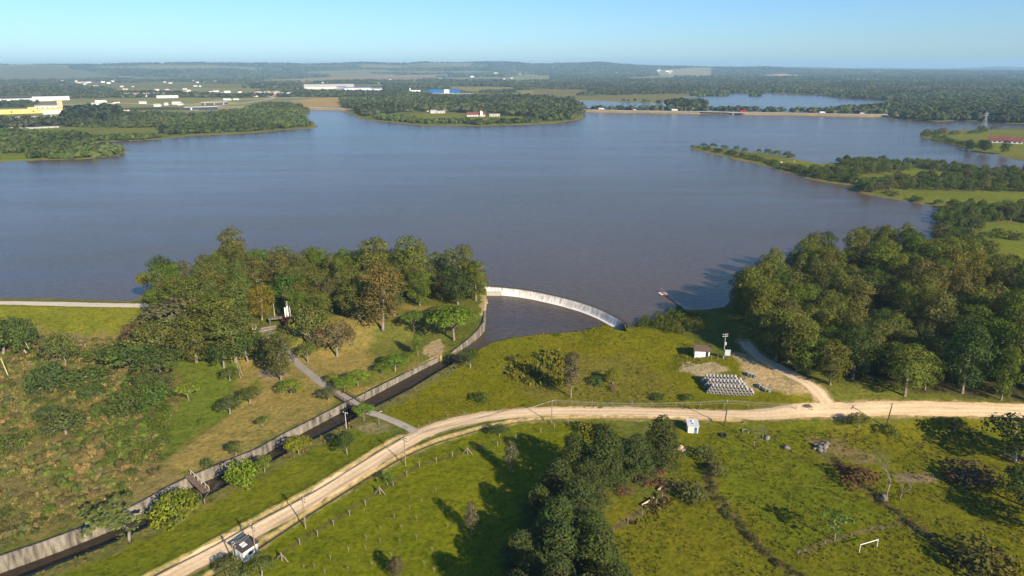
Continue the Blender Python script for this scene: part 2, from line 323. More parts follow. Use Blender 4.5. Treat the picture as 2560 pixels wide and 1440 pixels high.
def colors(x, y):
    r = np.hypot(x, y); n = len(x)
    base = np.where((r > 700)[:, None], np.array([.068,.078,.032]), np.array([.105,.115,.02])).astype(float)
    fl = fbm(x/2.6, y*1.0, 330, 3, 31); pale = (smooth(.02, .08, fl)*(r > 1500)*(r < 11000)*.9)[:, None]; base = base*(1-pale)+np.array([.20,.19,.085])*pale
    def blend(pl, col, feather, rag, margin):
        d = sdf(pl, x, y, margin); k = np.nonzero(d > -9e5)[0]
        if len(k) == 0: return
        dd = d[k]+fbm(x[k], y[k], max(rag*1.5, 2), 3, 12)*rag*2; m = smooth(-feather/2, feather/2, dd)[:, None]
        base[k] = base[k]*(1-m)+np.array(col)*m
    for pl, c in FARZ: blend(poly(pl, 2), tuple(k*1.25 for k in c), 40, 60, 200)
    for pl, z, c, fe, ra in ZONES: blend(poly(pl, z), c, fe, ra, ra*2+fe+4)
    def line(ln, col, w, fe, rag, k=1.0):
        d = ldist(ln, x, y, w+fe+rag*2); i = np.nonzero(d < 9e5)[0]
        if len(i) == 0: return
        m = k*(1-smooth(w-fe, w+fe, d[i]+fbm(x[i], y[i], 3, 3, 9)*rag*2))[:, None]; base[i] = base[i]*(1-m)+np.array(col)*m
    line(ROAD, (.30,.22,.12), 3.6, .7, 1.0, .8); line(TRACK, (.34,.26,.15), 3.0, 1.0, 1.6, .85)
    for dl in (DITCH_L, DITCH_R): line(dl, (.36,.27,.13), 1.5, .5, .8, .75); line(dl, (.07,.055,.03), .4, .25, .1, .7)
    line(BANK_R, (.13,.115,.045), 4.5, 1.5, 2.0, .7)
    line(WALL_L, (.11,.10,.04), 1.2, .4, .6, .6)
    line(np.vstack([LAKE, LAKE[:1]]), (.20,.15,.085), 2.2, 2, 2.5, .6)
    line(HWY, (.30,.22,.14), 22, 4, 3, .9)
    line(PXA([(690,1395),(760,1345),(850,1290),(930,1240),(1000,1195),(1045,1165),(1170,1130),(1205,1110)], -4), (.10,.085,.03), .5, .3, .3, .8)
    line(PXA([(1690,1205),(1640,1250),(1580,1290),(1530,1320)], -4), (.14,.11,.045), 1.2, .6, .9, .8)
    line(PXA([(2000,1385),(2075,1350),(2150,1330),(2270,1302)], -4), (.15,.12,.05), .7, .4, .5, .8)
    line(PXA([(1775,1150),(1780,1230),(1830,1290),(1900,1370),(1990,1440),(2100,1500)], -4), (.115,.09,.035), 1.4, .8, 1.5, .7)
    line(PXA([(2050,1130),(2120,1180),(2190,1240),(2260,1300),(2380,1390),(2480,1470)], -4), (.12,.10,.045), 1.5, .8, 1.5, .7)
    line(PXA([(430,1150),(520,1085),(600,1025),(680,975)], -4), (.21,.17,.075), .6, .4, .3, .6)
    return base
th = np.radians(np.r_[np.arange(-58, -40, .6), np.arange(-40, 40, .08), np.arange(40, 58.1, .6)])
r_ = np.r_[np.arange(45, 118, 1.6), np.arange(118, 385, .42)]
r_ = np.r_[r_, 385*1.0062**np.arange(1, 333)]; r_ = np.r_[r_, r_[-1]*1.011**np.arange(1, 245)]
R, T = np.meshgrid(r_, th, indexing='ij'); X, Y = (R*np.sin(T)).ravel(), (R*np.cos(T)).ravel()
Z = HT(X, Y); nr, na = R.shape
i = (np.arange(nr-1)[:, None]*na+np.arange(na-1)[None]).ravel()
gm = npmesh('ground', np.stack([X, Y, Z], 1), np.stack([i, i+1, i+1+na, i+na], 1), smooth_=True)
ca = gm.color_attributes.new('tint', 'FLOAT_COLOR', 'POINT')
cc = np.ones((len(X), 4), np.float32); cc[:, :3] = colors(X, Y); ca.data.foreach_set('color', cc.ravel())
m = NT('ground_cover'); p = m.pos(); at_ = m.n('ShaderNodeAttribute', attribute_name='tint')
n1 = m.noise(.9, p, 4, .7); n2 = m.noise(.11, p, 4, .6); n3 = m.noise(.012, p, 5, .6); n4 = m.noise(.35, p, 3, .6)
c = m.mix(1.0, at_.outputs['Color'], m.ramp(n1, [(.30, (.52,.56,.45)), (.48, (1,1,1)), (.72, (1.42,1.35,1.3))]), 'MULTIPLY')
c = m.mix(1.0, c, m.ramp(n2, [(.3, (.86,.90,.86)), (.55, (1.02,1,1)), (.75, (1.18,1.1,1.15))]), 'MULTIPLY')
c = m.mix(1.0, c, m.ramp(n3, [(.3, (.86,.92,.88)), (.5, (1.05,1.06,1.0)), (.7, (1.24,1.16,1.05))]), 'MULTIPLY')
c = m.mix(1.0, c, m.ramp(n4, [(.33, (.82,.86,.82)), (.5, (1,1,1)), (.7, (1.12,1.08,1.05))]), 'MULTIPLY')
m.bump(m.math('ADD', m.math('MULTIPLY', n1, .6), n4), .75, .5)
m.b.inputs['Specular IOR Level'].default_value = 0; gm.materials.append(m.set(c, 1.0))
tag(link('ground', gm), kind='structure')
# water
def water(name, pl, z, brown, scale=1.0):
    mb = MB(); mb.add([(x, y, z if np.isscalar(z) else zz) for (x, y), zz in zip(pl, z if not np.isscalar(z) else [z]*len(pl))], [tuple(range(len(pl)))])
    m = NT(name+'_surface'); p = m.pos()
    mp = m.n('ShaderNodeMapping'); mp.inputs['Rotation'].default_value = (0, 0, .5); mp.inputs['Scale'].default_value = (.55*scale, 1.25*scale, 1); m.l(p, mp.inputs[0])
    w = m.noise(.62, mp.outputs[0], 4, .62); mp2 = m.n('ShaderNodeMapping'); mp2.inputs['Rotation'].default_value = (0, 0, .12); mp2.inputs['Scale'].default_value = (.0028, .022, 1); m.l(p, mp2.inputs[0]); big = m.noise(1.0, mp2.outputs[0], 4, .55); mid = m.noise(.05, mp.outputs[0], 3, .6)
    cl = m.mix(1.0, m.ramp(m.noise(.004, p, 3, .5), [(.35, tuple(k*.9 for k in brown)), (.65, tuple(k*1.12 for k in brown))]), m.ramp(w, [(.35, .8), (.65, 1.22)]), 'MULTIPLY')
    m.b.inputs['IOR'].default_value = 1.33; m.b.inputs['Specular IOR Level'].default_value = .24
    bs = m.n('ShaderNodeBump'); bs.inputs['Distance'].default_value = .42; m.l(w, bs.inputs['Height'])
    m.l(m.ramp(m.math('ADD', m.math('MULTIPLY', big, .65), m.math('MULTIPLY', mid, .35)), [(.36, .30), (.64, 1.0)]), bs.inputs['Strength']); m.l(bs.outputs[0], m.b.inputs['Normal'])
    me = mb.mesh(name, [m.set(cl, .18)]); o = link(name, me); tag(o, kind='structure'); return o
lk = LAKE.copy()
water('lake_water', lk, 0.0, (.080,.058,.037))
water('reservoir_water', LAKE2, 0.0, (.085,.065,.05))
water('pond_water', POND2, 0.0, (.085,.065,.05))
water('pool_water', POOL, -2.75, (.062,.047,.034))
wl = resample(WALL_L[:, :2], 5); br = resample(BANK_R[:, :2], 5); k = 30
wl = np.stack([np.interp(np.linspace(0, 1, k), np.linspace(0, 1, len(wl)), wl[:, j]) for j in (0, 1)], 1)
br = np.stack([np.interp(np.linspace(0, 1, k), np.linspace(0, 1, len(br)), br[:, j]) for j in (0, 1)], 1)
zz = -5.1-2.9*np.linspace(0, 1, k)
cw = water('channel_water', np.vstack([wl, br[::-1]]), np.r_[zz, zz[::-1]], (.036,.027,.017))
me = npmesh('channel_water', np.vstack([np.c_[wl, zz], np.c_[br, zz]]), [(j, j+1, k+j+1, k+j) for j in range(k-1)], [cw.data.materials[0]]); cw.data = me
# ------------------------------------------------------------------ trees
def leafmat(name, trans=.22):
    m = NT(name); oi = m.n('ShaderNodeObjectInfo'); a = m.n('ShaderNodeAttribute', attribute_name='tint')
    c = m.mix(1.0, oi.outputs['Color'], a.outputs['Color'], 'MULTIPLY')
    d = m.n('ShaderNodeBsdfDiffuse'); tr = m.n('ShaderNodeBsdfTranslucent'); mx = m.n('ShaderNodeMixShader'); mx.inputs[0].default_value = trans
    m.l(c, d.inputs[0]); m.l(m.mix(1.0, c, (1.3, 1.25, .5), 'MULTIPLY'), tr.inputs[0]); m.l(d.outputs[0], mx.inputs[1]); m.l(tr.outputs[0], mx.inputs[2])
    m.l(mx.outputs[0], m.t.nodes['Material Output'].inputs['Surface']); m.t.nodes.remove(m.b); return m.mat
LEAF = leafmat('foliage')
def barkmat(name, c1, c2):
    return surf(name, c1, c2, 1.5, .9, .3, .3, .7, (1, 1, .35))
BARK_PALE, BARK_DARK, BARK_GREY = barkmat('pale_bark', (.12,.09,.06), (.30,.25,.19)), barkmat('dark_bark', (.05,.038,.028), (.13,.10,.07)), barkmat('grey_bark', (.13,.11,.085), (.30,.27,.22))
def leaves(lobes, size, dens, seed, up=.25, tuft=0., hang=0.):
    g = np.random.default_rng(seed); Vs = []; Cs = []
    L = [(np.array(c, float), np.array(r, float)) for c, r in lobes]
    for i, (c, r) in enumerate(L):
        n = int(dens*4*math.pi*((r[0]*r[1])**1.6/3+2*(r[0]*r[2])**1.6/3)**(1/1.6)/(size*size))+6
        d = g.normal(size=(n, 3)); d /= np.linalg.norm(d, axis=1)[:, None]; k = (d[:, 2] > -.55) | (g.random(n) < .3); d = d[k]; n = len(d)
        bumpy = 1+.22*np.sin(d[:, 0]*5+i)*np.sin(d[:, 1]*6+2*i)+.12*np.sin(d[:, 2]*9+i*1.7)
        rad = (.62+.42*g.random(n)**.6)*bumpy
        p = c+d*r*rad[:, None]
        deep = np.zeros(n, bool)
        for j, (c2, r2) in enumerate(L):
            if j != i: deep |= (((p-c2)/r2)**2).sum(1) < .42
        p, d = p[~deep], d[~deep]; n = len(p)
        if n == 0: continue
        nm = d*(1-tuft)+g.normal(size=(n, 3))*.42+np.array([0, 0, up]); nm /= np.linalg.norm(nm, axis=1)[:, None]
        t = np.cross(nm, g.normal(size=(n, 3))); t /= np.linalg.norm(t, axis=1)[:, None]+1e-9; b = np.cross(nm, t)
        s = size*(.55+.75*g.random(n))[:, None]; e = (.45+.5*g.random(n))[:, None]
        q = np.stack([p-t*s*.55, p-b*s*e*.5+nm*s*.12, p+t*s*.55, p+b*s*e*.5+nm*s*.12], 1)
        if hang: q[:, 0, 2] -= hang*s[:, 0]
        tone = (.84+.34*g.random())*(.74+.5*g.random(n)); hue = (g.random()-.5)*.14+(g.random(n)-.5)*.10
        col = np.stack([tone*(1+hue), tone, tone*(1-hue), np.ones(n)], 1)
        Vs.append(q.reshape(-1, 3)); Cs.append(np.repeat(col, 4, 0))
    return np.vstack(Vs), np.vstack(Cs)
def leafmesh(name, V, Cc, mat=None):
    me = npmesh(name, V, np.arange(len(V)).reshape(-1, 4), [mat or LEAF])
    a = me.color_attributes.new('tint', 'FLOAT_COLOR', 'POINT'); a.data.foreach_set('color', np.asarray(Cc, np.float32).ravel()); return me
def limb(mb, a, b, r0, r1, n=5, bend=.08, g=None):
    a, b = Vector(a), Vector(b); L = (b-a).length; m1 = a.lerp(b, .5)+Vector((g.uniform(-1, 1), g.uniform(-1, 1), g.uniform(0, 1)))*L*bend
    mb.tube([a, m1, b], [r0, (r0+r1)/2, r1], n)
def trunkmesh(name, H0, rad, lobes, g, fork=.45, k=7, lean=.3):
    mb = MB(); top = Vector((g.uniform(-lean, lean), g.uniform(-lean, lean), H0))
    pts = [Vector((0, 0, -.6)), Vector((0, 0, .25)), top*.5+Vector((g.uniform(-.2, .2), g.uniform(-.2, .2), 0)), top]
    mb.tube(pts, [rad*1.6, rad*1.1, rad*.85, rad*.6], 7)
    for c, r in g.sample(lobes, min(k, len(lobes))):
        s = pts[2].lerp(top, g.uniform(fork, 1)); limb(mb, s, Vector(c)-Vector((0, 0, r[2]*.2)), rad*.5, rad*.12, 5, .1, g)
    return mb
PROTO = {}
def proto(kind, trunk_mesh, crown_mesh, H, W): PROTO.setdefault(kind, []).append((trunk_mesh, crown_mesh, H, W))
def mk_euc(seed):
    g = random.Random(seed); lobes = []; H = 20; W = 11.5
    n = g.randint(21, 27)
    for i in range(n):
        z = H*(.20+.70*(i+.5)/n); t = (z/H-.2)/.72; rr = W*.5*.80*math.sqrt(max(.05, 1-((t-.52)/.60)**2)); a = i*2.4+g.uniform(-.5, .5); q = g.uniform(.35, 1)
        s = g.uniform(1.5, 2.6); lobes.append(((math.cos(a)*rr*q, math.sin(a)*rr*q, z+g.uniform(-.8, .8)), (s, s*g.uniform(.8, 1.1), s*g.uniform(.75, 1.05))))
    lobes.append(((g.uniform(-1, 1), g.uniform(-1, 1), H-1.9), (1.9, 1.8, 1.9)))
    for a in range(3): lobes.append(((math.cos(a*2.1+seed)*1.6, math.sin(a*2.1+seed)*1.6, H*.62), (2.2, 2.2, 2.6)))
    V, C_ = leaves(lobes, .46, 1.25, seed, .2, .1, .25)
    mb = trunkmesh('t', H*.62, .36, lobes, g, .1, 9, 1.0)
    proto('euc', mb.mesh('trunk', [BARK_PALE], True), leafmesh('crown', V, C_), H, W)
def mk_broad(seed):
    g = random.Random(seed+50); lobes = []; H = 9; W = 9.5
    n = g.randint(13, 18)
    for i in range(n):
        a = i*2.4+g.uniform(-.4, .4); e = g.uniform(.05, 1.35); R_ = W*.5*.72; s = g.uniform(1.1, 1.9)
        lobes.append(((math.cos(a)*math.cos(e)*R_, math.sin(a)*math.cos(e)*R_, H*.42+math.sin(e)*H*.38+g.uniform(-.4, .3)), (s, s, s*.8)))
    lobes.append(((0, 0, H*.6), (2.6, 2.6, 2.2)))
    V, C_ = leaves(lobes, .42, 1.3, seed+50, .3)
    mb = trunkmesh('t', H*.5, .26, lobes, g, .0, 7)
    proto('broad', mb.mesh('trunk', [BARK_GREY], True), leafmesh('crown', V, C_), H, W)
def mk_thick(seed):
    g = random.Random(seed+400); lobes = []; H = 7; W = 10.5
    n = g.randint(19, 24)
    for i in range(n):
        a = i*2.4+g.uniform(-.4, .4); e = g.uniform(-.15, 1.3); R_ = W*.5*.74; s = g.uniform(1.1, 1.9)
        lobes.append(((math.cos(a)*math.cos(e)*R_, math.sin(a)*math.cos(e)*R_, H*.26+math.sin(e)*H*.52+g.uniform(-.4, .5)), (s, s, s*.85)))
    lobes.append(((0, 0, H*.5), (3, 3, 2.2)))
    V, C_ = leaves(lobes, .5, 1.1, seed+400, .3); k = np.repeat(V[:, 2].reshape(-1, 4).min(1) > -.3, 4)
    mb = trunkmesh('t', H*.4, .26, lobes, g, .0, 7)
    proto('thick', mb.mesh('trunk', [BARK_GREY], True), leafmesh('crown', V[k], C_[k]), H, W)
def mk_umb(seed):
    g = random.Random(seed+90); lobes = []; H = 6; W = 9
    for i in range(19):
        a = i*2.4+g.uniform(-.3, .3); q = math.sqrt((i+.5)/19); s = g.uniform(.95, 1.55)
        lobes.append(((math.cos(a)*q*W*.40, math.sin(a)*q*W*.40, H*.80-q*q*1.0+g.uniform(-.3, .25)), (s, s, s*.5)))
    V, C_ = leaves(lobes, .36, 1.6, seed+90, .6)
    mb = trunkmesh('t', H*.45, .22, lobes, g, .0, 10, .3)
    proto('umb', mb.mesh('trunk', [BARK_PALE], True), leafmesh('crown', V, C_), H, W)
def mk_pine(seed):
    g = random.Random(seed+130); lobes = []; H = 17; W = 8.5
    n = 44
    for i in range(n):
        t = (i+.5)/n; z = H*(.19+.75*t); rr = W*.5*(1-t**2.2*.85)*.78; a = i*2.4+g.uniform(-.5, .5); q = g.uniform(.45, 1.05); s = g.uniform(.85, 1.5)
        lobes.append(((math.cos(a)*rr*q, math.sin(a)*rr*q, z), (s*1.2, s*1.15, s*.85)))
    lobes.append(((0, 0, H*.94), (1.1, 1.1, 1.3)))
    V, C_ = leaves(lobes, .38, 1.5, seed+130, .55, .5)
    mb = trunkmesh('t', H*.9, .24, lobes, g, .0, 14, .2)
    proto('pine', mb.mesh('trunk', [BARK_DARK], True), leafmesh('crown', V, C_), H, W)
def mk_slender(seed):
    g = random.Random(seed+170); lobes = []; H = 12; W = 3.8
    for i in range(15):
        t = (i+.5)/15; z = H*(.28+.66*t); rr = W*.5*math.sin(math.pi*(t*.8+.15))*.55; a = i*2.4+g.uniform(-.4, .4); s = g.uniform(.8, 1.25)
        lobes.append(((math.cos(a)*rr, math.sin(a)*rr, z), (s, s, s*1.1)))
    V, C_ = leaves(lobes, .34, 1.5, seed+170, .1, .2, .3)
    mb = trunkmesh('t', H*.85, .17, lobes, g, .0, 8, .25)
    proto('slender', mb.mesh('trunk', [BARK_PALE], True), leafmesh('crown', V, C_), H, W)
def mk_bush(seed):
    g = random.Random(seed+210); lobes = []; H = 3; W = 4.4
    for i in range(g.randint(7, 11)):
        a = i*2.4+g.uniform(-.5, .5); q = math.sqrt(g.random())*W*.36; s = g.uniform(.7, 1.15)
        lobes.append(((math.cos(a)*q, math.sin(a)*q, .7+(1-q/(W*.36))*H*.42+g.uniform(-.2, .3)), (s, s, s*.85)))
    V, C_ = leaves(lobes, .36, .9, seed+210, .3); k = V[:, 2].reshape(-1, 4).min(1) > -.25; k = np.repeat(k, 4)
    proto('bush', None, leafmesh('bush', V[k], C_[k]), H, W)
def mk_bare(seed, leafy=0.):
    g = random.Random(seed+300); mb = MB(); tips = []
    def grow(a, d, L, r, k):
        b = a+d*L; limb(mb, a, b, r, r*.62, 5 if k > 1 else 3, .08, g)
        if k == 0: tips.append(b); return
        for _ in range(2 if k > (4 if leafy else 3) else 3):
            nd = d+Vector((g.uniform(-1, 1), g.uniform(-1, 1), g.uniform(-.35, .55)))*.85; nd.normalize(); grow(b, nd, L*g.uniform(.58, .82), r*.58, k-1)
    grow(Vector((0, 0, -.3)), Vector((g.uniform(-.1, .1), g.uniform(-.1, .1), 1)), 2.3, .105 if not leafy else .14, 5)
    H = max(t.z for t in tips); W = 2*max(abs(t.x) for t in tips)
    lob = [((t.x, t.y, t.z), (.3, .3, .2)) for t in g.sample(tips, int(len(tips)*leafy))]
    cm = None
    if lob: V, C_ = leaves(lob, .34, .5, seed+300); cm = leafmesh('crown', V, C_)
    proto('bare' if not leafy else 'sparse', mb.mesh('trunk', [BARK_GREY], True), cm, H, W)
for s in range(7): mk_euc(s)
for s in range(5): mk_broad(s)
for s in range(5): mk_thick(s)
for s in range(3): mk_umb(s)
for s in range(5): mk_pine(s)
for s in range(2): mk_slender(s)
for s in range(5): mk_bush(s)
for s in range(2): mk_bare(s); mk_bare(s, .6)
G_OL, G_BR, G_LT, G_DK, G_YL, G_PN, G_SH = (.127,.142,.027), (.126,.127,.034), (.108,.150,.020), (.058,.088,.022), (.19,.20,.014), (.068,.090,.024), (.09,.112,.026)
NAMES = {'euc': 'eucalyptus_tree', 'broad': 'broadleaf_tree', 'thick': 'broadleaf_tree', 'umb': 'umbrella_tree', 'pine': 'pine_tree', 'slender': 'slender_tree', 'bush': 'bush', 'bare': 'bare_tree', 'sparse': 'sparse_tree'}
TREES = []
def plant(kind, p, h, w, col, label, group=None, var=None, rz=None, jit=.10):
    L = PROTO[kind]; tm, cm, H, W = L[rnd.randrange(len(L)) if var is None else var % len(L)]
    name = NAMES[kind]; col = np.array(col)*(1+(rng.random(3)-.5)*2*jit)
    rz = rnd.uniform(0, 6.28) if rz is None else rz; sxy = w/W; sz = h/H
    cat = 'bush' if kind == 'bush' else 'tree'
    if kind == 'bush':
        o = link(name, cm, None, p); o.rotation_euler = (0, 0, rz); o.scale = (sxy, sxy, sz); o.color = (*col, 1)
    else:
        o = empty(name, p, rz); o.scale = (sxy, sxy, sz); link('trunk', tm, o)
        if cm: c = link('crown', cm, o); c.color = (*col, 1)
    tag(o, label, cat, group); TREES.append(o); return o
def T(kind, u, vb, vt, w, col, label, group=None, **kw):
    p = at(u, vb); return plant(kind, p, max(toppx(p, vt), .5), wpx(p, w), col, label, group, **kw)
def scatter(pl, spacing, seed, zpl=0, avoid=(), n=4000):
    pl = poly(pl, zpl); g = np.random.default_rng(seed); mn, mx = pl.min(0), pl.max(0)
    c = mn+(mx-mn)*g.random((n, 2)); c = c[sdf(pl, c[:, 0], c[:, 1]) > 0]
    for a in avoid: c = c[sdf(poly(a, zpl), c[:, 0], c[:, 1]) < 0]
    z = HT(c[:, 0], c[:, 1]); c = c[z > -.0 if zpl > -1 else z > -6.5]; keep = []
    for q in c:
        if all((q[0]-k[0])**2+(q[1]-k[1])**2 > (spacing*sp)**2 for k, sp in [(k, 1) for k in keep]): keep.append(q)
    k = np.array(keep); return np.c_[k, HT(k[:, 0], k[:, 1])]
ORD = ['first','second','third','fourth','fifth','sixth','seventh','eighth','ninth','tenth','eleventh','twelfth','thirteenth','fourteenth','fifteenth','sixteenth','seventeenth','eighteenth','nineteenth','twentieth']
def nth(i):
    if i < 20: return ORD[i]
    t = {2: 'twenty', 3: 'thirty', 4: 'forty', 5: 'fifty', 6: 'sixty', 7: 'seventy', 8: 'eighty', 9: 'ninety'}; n = i+1
    return (t[n//10]+'-'+ORD[n % 10-1]) if n % 10 else t[n//10][:-1]+'ieth'
def wood(pts, kind, hr, wr, cols, where, group, row=14.0, order=None, kinds=None, side='left'):
    # rows run away from the camera; the nearest is the front row, each counted from the left
    depth = np.hypot(pts[:, 0], pts[:, 1]); d0 = depth.min(); rows = {}
    for p, d in zip(pts, depth): rows.setdefault(int((d-d0)/row), []).append(p)
    for j, (ri, L) in enumerate(sorted(rows.items())):
        L.sort(key=lambda q: math.atan2(q[0], q[1]))
        for i, p in enumerate(L):
            ci = rnd.choices(range(len(cols)), [c[2] for c in cols])[0]; cn, col, _ = cols[ci]; k = kind if not kinds else rnd.choice(kinds)
            h = rnd.uniform(*hr); big = 'tall' if h > (hr[0]*.35+hr[1]*.65) else ('low' if h < (hr[0]*.65+hr[1]*.35) else 'medium')
            noun = {'euc': 'eucalyptus', 'broad': 'leafy tree', 'thick': 'leafy tree', 'umb': 'flat-topped tree', 'pine': 'pine', 'bush': 'bush', 'bare': 'bare tree', 'sparse': 'thin tree', 'slender': 'slim tree'}[k]
            rown = 'front row' if j == 0 else nth(j)+' row'
            plant(k, p, h, rnd.uniform(*wr), col, f'{big} {cn} {noun}, {nth(i)} from left, {rown}, {where}', group)
OLIVE = [('olive green', G_OL, 5), ('brownish', G_BR, 1.6), ('fresh green', G_LT, 1.2), ('dark green', G_DK, 1)]
SHORE = [('dark green', (.07,.098,.025), 4), ('mid green', (.092,.122,.026), 4), ('grey green', (.115,.118,.042), 2)]
# the wood on the right bank
pts = scatter([(1852,790),(1900,872),(1950,918),(2005,945),(2080,962),(2160,985),(2300,1002),(2420,1010),(2560,1020),(2760,1024),(2900,860),(2720,790),(2560,735),(2450,692),(2360,655),(2270,655),(2150,660),(2080,672),(2010,690),(1960,708),(1890,726),(1848,750)], 8.6, 3)
far_edge = pts
wood(pts, 'euc', (13, 24), (8.5, 16.5), OLIVE, 'right-bank wood', 'eucalyptus trees of the wood on the right bank', 17)
for u, vb, vt, w in [(1868,792,668,90),(1905,770,655,80),(1885,835,690,80),(2075,962,850,75),(1940,900,770,90),(1992,930,800,90)]:
    T('euc', u, vb, vt, w, G_OL, f'olive eucalyptus on the track edge, {["nearest the water","tallest at the lake corner","second from the lake","beside the track mouth","halfway down the shaded track","at the bend of the shaded track"][[1868,1905,1885,2075,1940,1992].index(u)]}', 'eucalyptus trees of the wood on the right bank')
# shrubs beyond the wood, on the lake side of it
pts = scatter([(2345,525),(2440,520),(2570,525),(2700,540),(2700,585),(2560,560),(2450,565),(2420,600),(2470,640),(2400,640),(2340,600),(2345,570)], 6.5, 4)
wood(pts, 'thick', (4.5, 8.5), (6.5, 11), SHORE, 'thicket past right-bank wood', 'thicket on the right shore', 30)
T('bush', 2505, 592, 570, 60, G_SH, 'wide round bush alone on the meadow past the right wood'); T('bush', 2545, 600, 580, 30, G_SH, 'small bush beside the wide round bush on the right meadow')
pts = scatter([(2145,466),(2250,452),(2400,446),(2570,440),(2700,445),(2700,490),(2570,485),(2400,480),(2240,478),(2165,482)], 8, 5)
wood(pts, 'thick', (5, 9), (8, 14), SHORE, 'belt at right spit root', 'tree belt at the root of the right-hand spit', 40)
pts = scatter([(1960,424),(2010,440),(2135,462),(2160,440),(2280,432),(2240,414),(2200,408),(2110,404),(2090,412),(2130,425),(2100,432),(2010,428)], 8.6, 6)
wood(pts, 'thick', (5, 9.5), (9, 15), SHORE, 'grove mid right spit', 'grove midway along the right-hand spit', 45)
pts = scatter([(2260,410),(2400,418),(2490,430),(2600,426),(2700,436),(2600,440),(2400,436),(2300,424)], 9, 7)
wood(pts, 'thick', (6, 10), (9, 15), SHORE, 'hedge far side right spit', 'tree hedge on the far edge of the right-hand spit', 70)
def shoreline(line, step, kind, hr, wr, cols, where, group, seed, jit=3):
    g = random.Random(seed); L = resample(poly(line, 0), step)
    for i, q in enumerate(L):
        q = q+np.array([g.uniform(-jit, jit), g.uniform(-jit, jit)]); z = float(HT(q[:1], q[1:2])[0]); cn, col, _ = g.choices(cols, [c[2] for c in cols])[0]
        noun = {'bush': 'bush', 'broad': 'leafy tree', 'thick': 'leafy tree', 'pine': 'pine', 'euc': 'eucalyptus', 'slender': 'slim tree'}[kind]
        plant(kind, (q[0], q[1], max(z, -.1)), g.uniform(*hr), g.uniform(*wr), col, f'{cn} {noun}, {nth(i)} from the left {where}', group)
shoreline([(1737,370),(1790,380),(1850,393),(1910,407),(1955,421)], 9, 'thick', (3, 7), (6, 11), SHORE, 'along the near shore of the spit tip', 'trees on the near shore of the spit tip', 1)
shoreline([(1755,367),(1860,377),(1945,387),(1985,396)], 15, 'thick', (4, 7), (7, 12), SHORE, 'along the far shore of the spit tip', 'trees on the far shore of the spit tip', 2)
shoreline([(2150,474),(2250,494),(2345,515)], 11, 'thick', (2, 5), (5, 9), SHORE, 'on the low bank below the spit belt', 'shrubs on the low bank by the spit', 3)
shoreline([(2312,342),(2330,340),(2350,338)], 14, 'thick', (8, 11), (14, 19), SHORE, 'clustered on the tip of the far right headland', 'trees on the tip of the far right headland', 4, 6)
shoreline([(2340,350),(2395,363),(2430,373)], 13, 'thick', (5, 8), (9, 14), SHORE, 'on the near bank of the far right headland', 'trees on the near bank of the far right headland', 5)
shoreline([(2420,377),(2450,380),(2500,386)], 11, 'euc', (13, 17), (11, 15), [('dark green', G_DK, 1)], 'in the dark tall clump on the headland shore', 'tall dark clump on the headland shore', 6, 6)
shoreline([(2385,338),(2420,336),(2460,334),(2465,324)], 34, 'thick', (6, 9), (14, 20), SHORE, 'scattered across the headland meadow', 'trees across the headland meadow', 7, 8)
